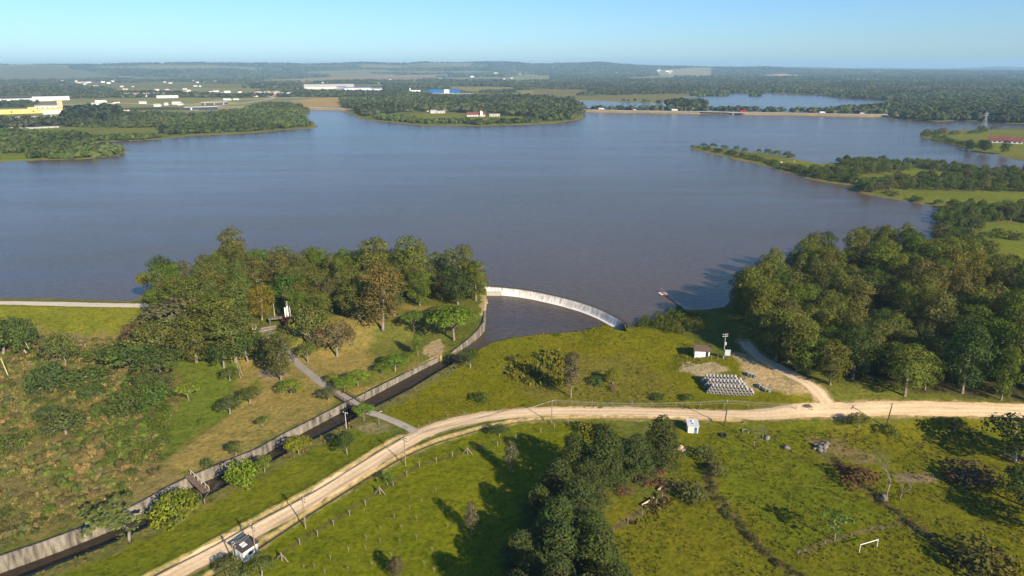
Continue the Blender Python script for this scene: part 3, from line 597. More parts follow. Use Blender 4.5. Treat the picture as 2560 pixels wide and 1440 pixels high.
# the wood round the monument, left of the weir
GLADE = [(615,760),(690,735),(735,745),(735,800),(700,830),(615,850)]
pts = scatter([(395,725),(480,706),(560,690),(640,692),(860,696),(1000,700),(1100,706),(1190,716),(1212,740),(1195,765),(1130,770),(1040,770),(960,790),(880,800),(800,830),(740,820),(735,775),(680,765),(615,780),(610,850),(640,890),(560,890),(480,880),(400,880),(350,830),(390,780)], 9.2, 8, 0, [GLADE])
wood(pts, 'euc', (12.5, 19.5), (10, 14.5), [('olive green', (.118,.132,.027), 5), ('brownish', G_BR, 2), ('fresh green', G_LT, 1.5), ('dark green', G_DK, .7)], 'wood round white monument', 'trees of the wood round the white monument', 16)
MONT = 'trees round the white monument'
for a in [('euc',590,690,565,80,(0.122,0.122,0.029),'tallest olive eucalyptus on the lake side of the monument wood'),('euc',945,720,590,105,G_OL,'broad olive eucalyptus rising behind the middle of the monument wood'),
 ('euc',1150,740,612,90,G_BR,'brownish eucalyptus at the weir end of the monument wood'),('euc',1190,752,650,75,G_OL,'olive eucalyptus closest to the weir'),('euc',1035,725,588,85,G_OL,'dark crested eucalyptus one crown left of the weir-end tree'),
 ('euc',957,822,650,115,(0.134,0.104,0.030),'huge brown eucalyptus with bare trunk over the tan lawn'),('broad',843,890,798,105,(0.128,0.112,0.043),'round grey-brown tree alone on the tan lawn below the monument'),('euc',900,800,700,90,G_OL,'olive eucalyptus just behind the huge brown one'),
 ('umb',1035,822,775,62,G_LT,'small bright flat-topped tree left of the wide one by the weir wall'),('umb',1135,850,762,125,(0.122,0.165,0.018),'wide bright flat-topped tree beside the curved weir wall'),('umb',1090,815,765,70,G_SH,'thin dull flat-topped tree between the two bright ones by the weir wall'),
 ('euc',655,800,712,70,(0.177,0.171,0.022),'yellowish leaning tree beside the monument glade'),('broad',722,775,680,95,(0.055,0.104,0.015),'lush dark green round tree behind the monument'),('broad',775,868,755,105,(0.122,0.137,0.027),'leafy tree hiding the right end of the monument'),
 ('euc',703,950,820,75,(0.104,0.110,0.030),'slim grey-green eucalyptus at the head of the concrete path'),('broad',620,905,820,85,G_DK,'dark leafy tree behind the twin-post pole'),('broad',560,920,850,85,G_DK,'dark low tree left of the twin-post pole'),
 ('euc',540,880,738,150,G_OL,'broadest olive tree at the left of the monument glade'),('broad',440,850,738,170,(0.134,0.112,0.049),'wide brownish flat crown above the dam meadow'),('broad',345,880,800,75,(0.122,0.095,0.041),'small brown tree on the dam meadow edge of the wood'),('broad',420,880,785,115,(0.116,0.128,0.029),'olive tree with a leaning pale trunk at the wood edge'),
 ('umb',330,925,852,130,(0.073,0.107,0.024),'dark green spreading tree at the dam foot, left of its twin'),('umb',400,945,872,120,(0.076,0.112,0.024),'dark green spreading tree at the dam foot, right of its twin'),('broad',370,985,925,75,(0.085,0.116,0.027),'green tree under the spreading pair at the dam foot'),
 ('umb',372,752,672,42,(0.159,0.165,0.024),'lone yellowish tree standing on the lake edge by the dam road'),('broad',395,768,712,60,G_SH,'round green tree at the end of the dam road'),('euc',470,800,690,95,G_OL,'olive eucalyptus behind the brownish flat crown'),
 ('broad',770,905,850,60,G_OL,'low bushy tree left of the grey-brown lawn tree'),('broad',680,905,850,70,(0.091,0.146,0.024),'fresh green shrubby tree under the path-head eucalyptus'),('broad',985,790,735,70,G_SH,'shaded green tree under the right flank of the huge brown eucalyptus'),
 ('euc',830,780,690,85,(0.122,0.112,0.034),'brown-green eucalyptus centred behind the monument lawn tree'),('broad',590,840,760,80,G_OL,'olive tree on the near edge of the monument glade'),('euc',590,905,772,125,G_OL,'olive tree rising behind the twin-post pole'),('euc',492,905,795,115,G_OL,'olive tree between the leaning pale trunk and the twin-post pole'),('broad',385,905,800,115,G_BR,'brownish tree left of the leaning pale trunk'),('broad',655,905,830,60,G_SH,'small green tree below the glade terraces')]:
    T(*a, MONT)
# single trees on the lawns and along the channel
LAWN = 'young trees on the lawns by the channel'
for a in [('umb',472,1002,953,58,(0.152,0.195,0.022),'bright flat tree with white trunk left of the green lawn'),('broad',575,952,915,48,G_SH,'dark round tree left of the twin-post pole foot'),('broad',625,1008,965,62,G_SH,'dull green tree, upper one of the lawn cluster'),('broad',575,1035,988,58,(0.085,0.104,0.034),'dull green tree, lower one of the lawn cluster'),
 ('broad',728,985,945,62,(0.134,0.177,0.020),'yellow-green round bush-like tree left of the path'),('broad',822,1000,965,52,(0.104,0.122,0.037),'grey-green small tree touching the path near the footbridge'),('umb',862,980,943,62,(0.134,0.189,0.018),'bright green tree right of the path, front of a pair'),('umb',895,965,924,56,(0.140,0.195,0.022),'bright green tree right of the path, back of a pair'),('broad',832,960,930,34,(0.146,0.159,0.018),'small yellowish tree right of the path'),
 ('broad',988,928,880,66,(0.116,0.177,0.018),'large bright round tree above the channel wall'),('broad',955,935,903,42,G_LT,'small tree leaning left of the large bright one above the wall'),('slender',1045,890,833,26,G_LT,'narrow upright tree on the slope by the washed-out bank'),('umb',1020,905,878,36,G_LT,'tiny flat tree under the narrow upright one'),
 ('broad',868,1137,1075,54,(0.055,0.085,0.022),'dark dense tree standing beside the white concrete pole'),('umb',910,1052,1008,52,(0.134,0.183,0.020),'bright flat tree hiding the near end of the footbridge'),('umb',747,1136,1090,66,(0.201,0.232,0.015),'yellow-green flat tree on the channel bank, farthest of the bright ones'),
 ('broad',590,1140,1100,44,G_SH,'dull round tree on the lawn just above the channel wall'),('sparse',655,1070,1040,36,G_LT,'thin sapling alone on the tan lawn'),('bush',508,1060,1038,22,G_LT,'tiny lone shrub at the edge of the green lawn'),('bush',520,1166,1144,36,G_SH,'small shrub on the tan lawn above the wall'),
 ('thick',612,1214,1144,86,(0.165,0.220,0.015),'bright yellow-green tree overhanging the channel'),('broad',662,1180,1134,44,(0.128,0.165,0.022),'upright green tree between two bright ones on the channel bank'),('thick',442,1302,1228,110,(0.171,0.213,0.015),'brightest domed tree on the near channel bank'),
 ('bare',512,1264,1208,64,G_LT,'bare grey tree beside the wooden plank bridge'),('sparse',325,1356,1262,132,(0.134,0.171,0.037),'large silvery half-bare tree on the near channel bank'),('broad',450,1208,1160,60,(0.116,0.140,0.024),'green bush-tree behind the plank bridge'),
 ('broad',1176,920,868,56,(0.067,0.104,0.018),'dark green shrub tree on the bank by the channel gap'),('bush',1200,1003,980,50,(0.067,0.091,0.022),'dark shrub in the middle of the triangular meadow'),('sparse',970,1216,1186,46,(0.104,0.146,0.024),'thin leafy tree on the road verge by the wire fence'),
 ('broad',1532,962,920,46,(0.146,0.165,0.015),'yellow-green round tree casting a dark oval on the meadow'),('bush',1492,960,938,46,G_DK,'dark low bush left of the yellow-green meadow tree'),('bush',1532,975,962,24,(0.195,0.122,0.085),'pinkish dry bush at the foot of the yellow-green meadow tree'),
 ('slender',1427,993,880,52,(0.122,0.120,0.046),'tall thin eucalyptus standing in the triangular meadow'),('bush',1645,998,984,40,G_DK,'dark low shrub by the meadow edge near the pipes'),('bush',1718,1000,985,38,G_DK,'dark low shrub just below the pipe stacks'),
 ('broad',2146,1070,1034,52,(0.116,0.140,0.024),'rounded roadside tree right of the track junction'),('broad',2386,1078,1048,56,(0.104,0.128,0.024),'rounded roadside tree in the shade at the right edge'),('broad',2535,1155,1042,135,(0.043,0.067,0.017),'big dark tree at the right edge beside the road'),
 ('broad',2560,1265,1175,120,(0.049,0.076,0.020),'second big dark tree below the roadside one at the right edge'),('bare',2216,1242,1128,90,G_LT,'tall pale bare tree on the fenced field'),('bare',2252,1252,1192,60,G_LT,'shorter grey bare tree beside the tall pale one'),('bare',1886,1118,1066,66,G_LT,'small bare tree leaning over the grassy slope'),
 ('sparse',2086,1352,1285,70,(0.110,0.171,0.030),'wispy green tree in the corner of the fenced field'),('bush',2140,1205,1160,90,(0.104,0.055,0.037),'reddish-brown dry thicket on the fence line'),('bush',1730,1248,1195,64,(0.091,0.104,0.037),'grey-green bush right of the pine group'),('bush',1762,1150,1110,60,(0.085,0.098,0.032),'grey-green bush below the small blue-door hut'),
 ('bush',1790,1190,1150,50,(0.104,0.104,0.043),'dry olive bush at the top of the overgrown fence'),('bush',2450,1420,1350,110,(0.091,0.098,0.024),'dark bush in the lower right corner'),('bush',2520,1440,1390,80,(0.159,0.146,0.018),'yellow-flowered bush in the lower right corner'),('bush',2430,1200,1165,110,(0.104,0.067,0.037),'brown bramble in the shadow at the right edge'),
 ('bush',2222,1085,1062,44,G_SH,'green bush right of the leaning road pole'),('broad',1248,1090,1062,56,(0.073,0.104,0.027),'dark shrub tree left of the pine grove by the road'),('bush',1468,1085,1050,60,(0.171,0.171,0.024),'yellowish reed clump behind the pines, left'),('bush',1505,1088,1055,56,(0.159,0.165,0.024),'yellowish reed clump behind the pines, right'),
 ('slender',1276,1182,1100,36,(0.116,0.107,0.049),'slim grey-olive eucalyptus before the pine grove'),('slender',1180,1337,1255,34,(0.134,0.120,0.061),'slim pale eucalyptus beside the great shadow'),('slender',993,1450,1394,36,(0.122,0.104,0.049),'short brownish tree at the bottom edge'),
 ('broad',570,1440,1395,66,(0.091,0.122,0.027),'bushy tree left of the white hut by the road'),('broad',655,1440,1385,75,(0.104,0.128,0.030),'bushy tree right of the white hut by the road'),('bush',600,1450,1420,40,(0.116,0.134,0.061),'flowering shrub in front of the white hut'),
 ('bush',1232,808,790,60,(0.134,0.146,0.022),'green weed mound at the end of the bare bank by the weir'),('bush',1228,680,668,26,(0.146,0.122,0.037),'small reed islet in the lake above the weir')]:
    T(*a, LAWN if a[0] in ('umb', 'broad', 'thick') and a[1] < 1100 else None)
g = random.Random(21)
for nm, ln in (('left', [(1770,1140),(1778,1200),(1800,1255),(1850,1310),(1905,1375),(1960,1420),(2010,1450)]), ('right', [(2085,1150),(2140,1195),(2200,1248),(2270,1305),(2330,1350),(2390,1395),(2460,1450)])):
    L = resample(PXA(ln, -4)[:, :2], 1.9)
    for i, q in enumerate(L):
        q = q+np.array([g.uniform(-.9, .9), g.uniform(-.9, .9)]); z = float(HT(q[:1], q[1:2])[0])
        plant('bush', (q[0], q[1], z), g.uniform(.5, 1.5), g.uniform(1.4, 3.2), g.choice([(.10,.08,.035), (.085,.085,.025), (.12,.10,.04)]), f'dry brown bush, {nth(i)} from far end of the {nm} overgrown fence line', 'bushes of the overgrown fence lines')
# pines in the foreground
PN = 'dark pines of the foreground grove'
for i, (u, vb, vt, w, l) in enumerate([(1650,1180,1043,88,'the tall rounded one at the right end'),(1588,1208,1088,72,'slim one second from the right'),(1508,1232,1073,98,'tallest in the middle of the back row'),(1432,1215,1083,76,'at the left of the back row'),(1395,1275,1150,90,'left of the middle row'),(1465,1285,1155,90,'centre of the middle row'),(1440,1345,1195,92,'front of the middle row'),
 (1395,1390,1245,95,'above the great shadow'),(1475,1410,1280,100,'right of the third row'),(1400,1480,1310,110,'bottom edge, left'),(1495,1495,1322,118,'bottom edge, right'),(1330,1515,1390,110,'lowest, at the left by the great shadow'),(1360,1440,1300,80,'inside the great shadow'),(1345,1330,1215,75,'outermost of the middle rows beside the great shadow'),(1300,1450,1330,85,'outermost of the lower rows beside the great shadow')]):
    T('pine', u, vb, vt, w*1.25, G_PN, f'dark pine of the foreground grove, {l}', PN, var=i)
for i, (u, v, h) in enumerate([(1395,1600,19),(1460,1640,18),(1540,1600,17),(1330,1650,18),(1290,1590,15)]):
    p = at(u, v); plant('pine', p, h, 10, G_PN, f'dark pine below the frame, {nth(i)} from the left', PN)
p = at(2640, 1350); plant('broad', p, 13, 14, G_DK, 'dark tree just outside the right edge')
p = at(2640, 1180); plant('broad', p, 14, 14, G_DK, 'dark tree just outside the right edge by the road')
for i, (u, v) in enumerate([(1600,1200),(1645,1185),(1618,1210),(1480,1210),(1555,1230),(1650,1215)]):
    T('bush', u, v, v-16, 46, (0.159,0.085,0.049), f'rusty dry brush under the pines, {nth(i)} from the far end', 'rusty brush under the pines')
# ------------------------------------------------------------------ scrub, far woods
g = random.Random(5)
SCR = [(-60,845),(60,835),(320,850),(300,930),(440,980),(430,1060),(420,1110),(400,1180),(330,1240),(150,1310),(0,1370),(-120,1400)]
for i, (u, vb, vt, w, c) in enumerate([(10,885,785,110,(0.074,0.108,0.027)),(60,880,790,70,(0.081,0.115,0.027)),(165,908,820,60,(0.101,0.121,0.030)),(135,900,835,60,(0.108,0.115,0.041)),(250,900,870,70,(0.101,0.128,0.030)),(130,975,905,100,(0.074,0.105,0.030)),(215,960,915,110,(0.088,0.121,0.030)),(165,1085,1015,90,(0.081,0.105,0.032)),(125,1050,1010,60,(0.081,0.108,0.030)),(250,1045,1008,34,(0.095,0.135,0.027)),(230,995,960,60,(0.081,0.115,0.027)),(320,1035,970,90,(0.074,0.108,0.024)),(395,1010,955,80,(0.081,0.128,0.024)),(405,970,930,70,(0.088,0.115,0.034)),(30,1120,1085,70,(0.095,0.128,0.027))]):
    T('thick', u, vb, vt, w, c, f'scrub tree left of the lawn, {["at the left edge by the dam","second from the edge by the dam","with a pale leaning trunk","grey and thin behind the pale trunk","low under the dam foot","dark broad one in mid scrub","wide one right of the dark broad one","tallest in the open tan scrub","left of the tallest in the tan scrub","small pointed one in the tan scrub","pointed one above the tan scrub","dark one at the scrub edge","bright one nearest the lawn tree","brownish one under the spreading pair","round one at the left margin"][i]}', 'trees in the scrub left of the lawn', jit=.05)
T('bare', 212, 872, 822, 62, G_LT, 'grey leafless tree at the foot of the dam')
wood(scatter([(265,1110),(330,1050),(400,1000),(430,1040),(415,1100),(395,1140),(300,1150)], 2.6, 31, -4), 'bush', (1.4, 2.8), (3.2, 5.2), [('bright green', (.115,.155,.02), 3), ('green', (.09,.125,.022), 2)], 'thicket beside green lawn', 'thicket at the lawn edge of the scrub', 9)
c = scatter(SCR, 4.2, 9, -4, n=2600)
hot = [('leaf green', (.115,.15,.022), 4), ('dull olive', (.13,.125,.04), 4), ('tan', (.165,.138,.058), 2), ('dark green', (.08,.11,.026), 2)]
wood(c[:240], 'bush', (.7, 2.2), (1.6, 5.0), hot, 'scrub left of channel', 'bushes of the scrub left of the channel', 13)
def tufts(name, pl, z, n, hr, wr, cols, label, seed, poly_xy=None):
    g = np.random.default_rng(seed); P = poly(pl, z) if poly_xy is None else poly_xy; mn, mx = P.min(0), P.max(0); c = mn+(mx-mn)*g.random((n, 2)); c = c[sdf(P, c[:, 0], c[:, 1]) > .3]
    c = c[fbm(c[:, 0], c[:, 1], 9, 3, seed) > -.12]; zz = HT(c[:, 0], c[:, 1]); n = len(c); B = 5
    base = np.repeat(np.c_[c, zz], B, 0); m = n*B; h = np.repeat(hr[0]+(hr[1]-hr[0])*g.random(n)**2, B)*(.6+.6*g.random(m)); w = np.repeat(wr[0]+(wr[1]-wr[0])*g.random(n), B)
    a = g.random(m)*6.28; off = np.stack([np.cos(a), np.sin(a), 0*a], 1)*(w*.5*g.random(m))[:, None]; b = g.random(m)*6.28; t = np.stack([np.cos(b), np.sin(b), 0*b], 1)*(w*.45)[:, None]
    lean = np.stack([np.cos(a), np.sin(a), 0*a], 1)*(h*.35)[:, None]; up = np.stack([0*h, 0*h, h], 1); p = base+off
    Q = np.stack([p-t*.6-[0, 0, .1], p+t*.6-[0, 0, .1], p+t*.45+lean+up, p-t*.45+lean+up], 1).reshape(-1, 3)
    C_ = np.array(cols)[np.repeat(g.integers(0, len(cols), n), B)]*(.7+.6*g.random(m))[:, None]; C_ = np.repeat(np.c_[C_, np.ones(m)], 4, 0)
    o = link(name, leafmesh(name, Q, C_)); tag(o, label, 'ground cover', None, 'stuff'); return o
tufts('scrub_growth', SCR, -4, 15000, (.25, .9), (.4, 1.3), [(.13,.145,.03), (.21,.165,.06), (.25,.19,.08), (.105,.13,.026)], 'dry tan and green scrub left of the channel', 1)
tufts('meadow_grass', [(960,1020),(1165,925),(1215,866),(1340,840),(1560,832),(1700,866),(1765,925),(1700,930),(1690,950),(1720,1010),(2030,1028),(1380,1018),(1150,1034)], -3.5, 5500, (.1, .42), (.4, 1.1), [(.15,.16,.016), (.135,.15,.015), (.17,.16,.02), (.17,.14,.035)], 'rough meadow grass between pool and road', 2)
tufts('rough_grass', [(1560,1090),(1700,1075),(2700,1080),(2900,1560),(1480,1560),(1560,1330),(1700,1200)], -4, 11000, (.08, .34), (.35, 1.0), [(.14,.135,.018), (.125,.135,.016), (.155,.135,.025), (.11,.125,.015)], 'rough grass of the fields right of the pines', 3)
br2 = np.vstack([BANK_R[:, :2]+np.array([.3, -.3]), (BANK_R[:, :2]+np.array([3.2, -4.2]))[::-1]])
tufts('bank_reeds', None, -4, 4200, (.25, .85), (.4, 1.0), [(.15,.12,.045), (.12,.105,.03), (.09,.10,.02), (.17,.13,.05)], 'tall dry reeds along the near channel bank', 4, br2)
tufts('pine_brush', [(1560,1180),(1700,1170),(1720,1230),(1640,1290),(1540,1340),(1530,1310),(1640,1240)], -4, 900, (.3, 1.2), (.5, 1.3), [(.14,.08,.04), (.10,.10,.025), (.13,.11,.035)], 'dry brush along the fence by the pines', 5)
tufts('yellow_flowers', [(1300,885),(1390,878),(1420,900),(1410,960),(1330,962),(1255,940)], -3, 420, (.6, 1.9), (.8, 1.8), [(.17,.165,.015), (.12,.13,.02), (.20,.17,.014)], 'yellow-flowered thicket on the triangular meadow', 6)
tufts('yellow_blooms', [(2035,1085),(2050,1085),(2078,1112),(2068,1116)], -4, 110, (.3, .8), (.5, .9), [(.40,.30,.01), (.30,.24,.01)], 'yellow blooms above the boulder heap', 7)
tufts('yellow_blooms', [(2470,1370),(2490,1365),(2545,1405),(2530,1412)], -4, 150, (.3, .8), (.5, .9), [(.36,.27,.01), (.15,.14,.02)], 'yellow blooms in the lower right corner', 8)
# bushes hugging the weir abutment and the dark bank below the wood
pts = scatter([(1568,822),(1640,800),(1700,786),(1740,810),(1745,840),(1700,850),(1640,832)], 3.6, 10, -1)
wood(pts, 'bush', (2, 4.5), (3.5, 6.5), [('green', (.075,.10,.018), 3), ('olive', (.095,.105,.022), 2)], 'right end of weir', 'bushes by the right end of the weir', 20)
pts = scatter([(1255,900),(1330,885),(1420,885),(1440,930),(1400,962),(1300,960)], 4.6, 11, -3)
wood(pts, 'bush', (1, 2.6), (2.2, 4.2), [('yellow-green', (.14,.145,.018), 3), ('dark', (.07,.085,.02), 2)], 'yellow thicket on meadow', 'bushes of the yellow thicket', 20)
pts = scatter([(1270,845),(1400,832),(1540,826),(1560,835),(1400,845),(1290,860)], 7, 12, -3.5)
wood(pts, 'bush', (.6, 1.6), (1.5, 3.5), [('bright green', (.10,.13,.015), 1)], 'meadow rim above pool', 'shrubs on the meadow rim above the pool', 60)
# far woods: too many to count
gt = np.random.default_rng(3); NQ = 22
d = gt.normal(size=(NQ, 3)); d /= np.linalg.norm(d, axis=1)[:, None]; d[:, 2] = np.abs(d[:, 2])*1.15-.25
def farwood(name, P, hgt, wid, col, label, jit=.22, cat='woodland'):
    n = len(P); g = np.random.default_rng(len(P)); a = g.random(n)*6.28; ca, sa = np.cos(a), np.sin(a)
    h = (hgt[0]+(hgt[1]-hgt[0])*g.random(n)); w = (wid[0]+(wid[1]-wid[0])*g.random(n))
    dd = d[None]*np.ones((n, 1, 1)); x = dd[..., 0]*ca[:, None]-dd[..., 1]*sa[:, None]; y = dd[..., 0]*sa[:, None]+dd[..., 1]*ca[:, None]
    rad = .72+.45*g.random((n, NQ))
    c = np.stack([P[:, 0, None]+x*w[:, None]*.5*rad, P[:, 1, None]+y*w[:, None]*.5*rad, P[:, 2, None]+h[:, None]*(.52+.42*dd[..., 2]*rad)], 2).reshape(-1, 3)
    nm = np.stack([x, y, dd[..., 2]+.25], 2).reshape(-1, 3)+g.normal(size=(n*NQ, 3))*.35; nm /= np.linalg.norm(nm, axis=1)[:, None]
    t = np.cross(nm, g.normal(size=(n*NQ, 3))); t /= np.linalg.norm(t, axis=1)[:, None]; b = np.cross(nm, t); s = (np.repeat(w, NQ)*.30*(.7+.6*g.random(n*NQ)))[:, None]
    Q = np.stack([c-t*s, c-b*s*.8, c+t*s, c+b*s*.8], 1).reshape(-1, 3)
    C_ = np.array(col)[None]*(1+(g.random((n, 3))-.5)*jit)*(.6+.6*g.random(n)+.9*fbm(P[:, 0], P[:, 1], 160, 2, 4))[:, None]; C_ = np.repeat(C_, NQ, 0)*(.8+.4*g.random(n*NQ))[:, None]
    C_ = np.repeat(np.c_[C_, np.ones(len(C_))], 4, 0); o = link(name, leafmesh(name, Q, C_)); tag(o, label, cat, None, 'stuff'); return o
def fill(pl, n, seed, avoid=(), z=1):
    P = poly(pl, z); g = np.random.default_rng(seed); mn, mx = P.min(0), P.max(0); c = mn+(mx-mn)*g.random((n, 2)); c = c[sdf(P, c[:, 0], c[:, 1]) > 0]
    for a in avoid: c = c[sdf(poly(a, z), c[:, 0], c[:, 1]) < 0]
    hz = HT(c[:, 0], c[:, 1]); k = hz > .05; return np.c_[c, hz][k]
gs = fill([(-60,850),(60,845),(300,900),(420,1000),(420,1100),(395,1190),(320,1245),(150,1310),(0,1370),(-100,1390)], 1, 1) if False else None
c = poly(SCR, -4); g9 = np.random.default_rng(77); q = c.min(0)+(c.max(0)-c.min(0))*g9.random((2600, 2)); q = q[sdf(c, q[:, 0], q[:, 1]) > 1]; q = q[fbm(q[:, 0], q[:, 1], 14, 3, 3) > -.02]; k9 = q[:, 0]+.6*q[:, 1]
for j9, (cl, lb) in enumerate([((.095,.125,.026), 'low green scrub left of the channel'), ((.17,.135,.05), 'low tan scrub left of the channel'), ((.11,.11,.035), 'low olive scrub left of the channel')]): s9 = q[j9::3]; farwood('scrub', np.c_[s9, HT(s9[:, 0], s9[:, 1])], (.5, 1.7), (1.2, 3.4), cl, lb, .3, 'scrub')
PROM = [(900,290),(895,280),(862,272),(850,255),(960,240),(1010,240),(1100,247),(1280,243),(1380,250),(1440,262),(1456,278),(1452,292),(1400,302),(1345,304),(1335,294),(1180,284),(1100,279),(1020,281),(960,287),(925,292)]
farwood('woodland', fill(PROM, 5200, 1), (10, 17), (9, 14), (0.081,0.097,0.035), 'mixed wood covering the promontory across the lake')
farwood('woodland', fill([(925,298),(1060,310),(1200,312),(1320,308),(1440,298),(1455,288),(1440,296),(1320,304),(1200,307),(1060,303),(960,292)], 900, 2), (4, 10), (7, 12), (0.084,0.111,0.032), 'bushes along the near shore of the promontory')
farwood('woodland', fill([(160,312),(175,290),(320,285),(480,290),(600,278),(660,262),(720,262),(770,277),(750,290),(782,314),(720,321),(640,328),(480,335),(412,338),(395,320),(200,322)], 6500, 3, [(([(120,318),(395,322),(410,340),(220,338)]))]), (4, 9.5), (6, 12), (0.084,0.108,0.035), 'green wood on the left bank across the lake')
farwood('woodland', fill([(-200,335),(60,330),(90,338),(200,337),(230,348),(180,356),(290,372),(312,378),(270,390),(150,397),(80,396),(70,382),(0,385),(-200,400)], 2600, 4, [[(20,352),(110,348),(100,358),(20,360)]]), (4, 9), (7, 12), (0.086,0.116,0.032), 'shrubby trees on the low left spit')
farwood('woodland', fill([(205,346),(300,345),(400,341),(400,346),(300,351),(200,354)], 260, 14), (3, 7), (6, 10), (0.084,0.111,0.032), 'shrubs on the bank behind the low left spit')
farwood('woodland', fill([(160,312),(172,285),(250,275),(300,282),(280,318)], 500, 15), (14, 22), (14, 20), (0.054,0.070,0.030), 'tall dark trees behind the left meadow')
farwood('woodland', fill([(-80,258),(95,257),(98,266),(60,268),(-80,269)], 420, 16), (7, 11), (7, 11), (.06,.08,.03), 'dark tree belt between the white warehouses and the yellow hall')
farwood('woodland', fill([(1663,268),(1700,262),(1760,264),(1768,270),(1720,273),(1668,272)], 900, 5), (12, 19), (10, 15), (0.078,0.095,0.035), 'thick trees on the wooded isle behind the causeway')
farwood('woodland', np.c_[poly([(1715+48*math.sin(i*2.4)*math.sqrt((i+.5)/150), 268.5+4*math.cos(i*2.4)*math.sqrt((i+.5)/150)) for i in range(150)], 0), np.full(150, -.3)], (15, 24), (12, 18), (0.074,0.089,0.035), 'tall trees of the isle behind the causeway')
for k, (u, v, ru, rv, n) in enumerate([(1790,238.5,28,1.3,50),(1888,239.5,9,.6,14),(1745,240,14,.9,24)]):
    farwood('woodland', np.c_[poly([(u+ru*math.sin(i*2.4)*math.sqrt((i+.5)/n), v+rv*math.cos(i*2.4)*math.sqrt((i+.5)/n)) for i in range(n)], 0), np.full(n, -.3)], (6, 10), (14, 22), (0.074,0.105,0.035), ['low green islet far behind the causeway', 'tiny dark islet right of the others behind the causeway', 'low islet left of the long green one'][k])
farwood('woodland', fill([(2088,282),(2095,279),(2200,277),(2290,277),(2330,262),(2400,257),(2600,255),(2800,260),(2800,312),(2560,308),(2480,303),(2400,298),(2340,302),(2290,296),(2280,284),(2150,281)], 4200, 6, [[(2140,288),(2260,289),(2340,297),(2340,303),(2210,296)]]), (11, 19), (12, 18), (0.078,0.089,0.035), 'tall wood right of the causeway end')
farwood('woodland', np.vstack([fill([(1468,274.6),(1700,277),(1760,278),(1760,279.5),(1600,276.5),(1468,275.6)], 320, 7, z=2), fill([(2050,281),(2150,284),(2150,286),(2050,283)], 60, 8, z=2)]), (3, 6), (6, 10), (0.068,0.088,0.034), 'low bushes on the far side of the causeway')
# the plain beyond
g = np.random.default_rng(12); N = 120000
rr = 1450*np.exp(g.random(N)**.85*math.log(12500/1450)); aa = np.radians(-46+92*g.random(N)); x, y = rr*np.sin(aa), rr*np.cos(aa)
k = (sdf(LAKE, x, y, 200) < 0) & (sdf(LAKE2, x, y, 100) < 8) & (sdf(POND2, x, y, 100) < 8) & (ldist(HWY, x, y, 60) > 30)
for pl, c in FARZ: k &= sdf(poly(pl, 2), x, y, 60) < -8+30*fbm(x, y, 60, 2, 5)
for pl in ([(1440,240),(1530,238),(1660,235),(1780,235),(1740,240),(1660,256),(1540,253),(1440,251),(1330,240),(1340,222),(1500,226)], PROM, [(-100,240),(165,240),(200,262),(330,262),(640,250),(870,250),(860,268),(560,275),(380,280),(180,292),(0,300),(-200,300)], [(750,208),(960,210),(960,232),(760,228)],[(1020,222),(1200,222),(1200,238),(1020,236)]):
    k &= sdf(poly(pl, 2), x, y, 60) < 0
right = smooth(-.02, .12, np.arctan2(x, y)); nz = fbm(x/2.6, y, 330, 3, 31)*-1.1+.5*fbm(x/2, y, 700, 2, 7)
k &= nz > -.02-.40*right
x, y, rr = x[k][:52000], y[k][:52000], rr[k][:52000]; z = HT(x, y); kk = z > .1; P = np.c_[x, y, z][kk]; rr = rr[kk]
for lo, hi, hg, wd, lb in ((0, 3500, (8, 15), (9, 15), 'nearest belt of scattered woods on the plain beyond the lake'), (3500, 6500, (9, 16), (13, 22), 'middle belt of woods on the plain beyond the lake'), (6500, 99999, (10, 18), (24, 44), 'farthest woods under the hills')):
    q = (rr >= lo) & (rr < hi); farwood('woodland', P[q], hg, wd, (0.088,0.101,0.046), lb)

# only the largest three hundred of a kind stay single trees; the smallest and farthest ones join one mass
kinds_ = {}
for o in TREES: kinds_.setdefault(o.name.split('.')[0], []).append(o)
for kn, L_ in kinds_.items():
    if len(L_) <= 295: continue
    L_.sort(key=lambda o: -(o.scale.x if kn == 'bush' else o.scale.z*7)/max((o.location-camo.location).length, 1)); Vs, Cs = [], []
    for o in L_[295:]:
        cr = o if o.data else [c for c in o.children if c.name.startswith('crown')][0]; me = cr.data; n = len(me.vertices); v = np.empty(n*3, np.float32); me.vertices.foreach_get('co', v); q = np.empty(n*4, np.float32); me.color_attributes['tint'].data.foreach_get('color', q)
        M = np.array(Matrix.LocRotScale(o.location, o.rotation_euler, o.scale)); Vs.append(v.reshape(-1, 3) @ M[:3, :3].T+M[:3, 3]); Cs.append(q.reshape(-1, 4)*np.array([*list(cr.color)[:3], 1]))
        for c in list(o.children): bpy.data.objects.remove(c)
        TREES.remove(o); bpy.data.objects.remove(o)
    lab = 'small far trees of the spits and shores, merged in one green belt' if kn != 'bush' else 'smallest low bushes of the scrub and shores'
    tag(link('tree_belt' if kn != 'bush' else 'low_shrubbery', leafmesh('belt', np.vstack(Vs), np.vstack(Cs))), lab, 'trees' if kn != 'bush' else 'bushes', None, 'stuff')
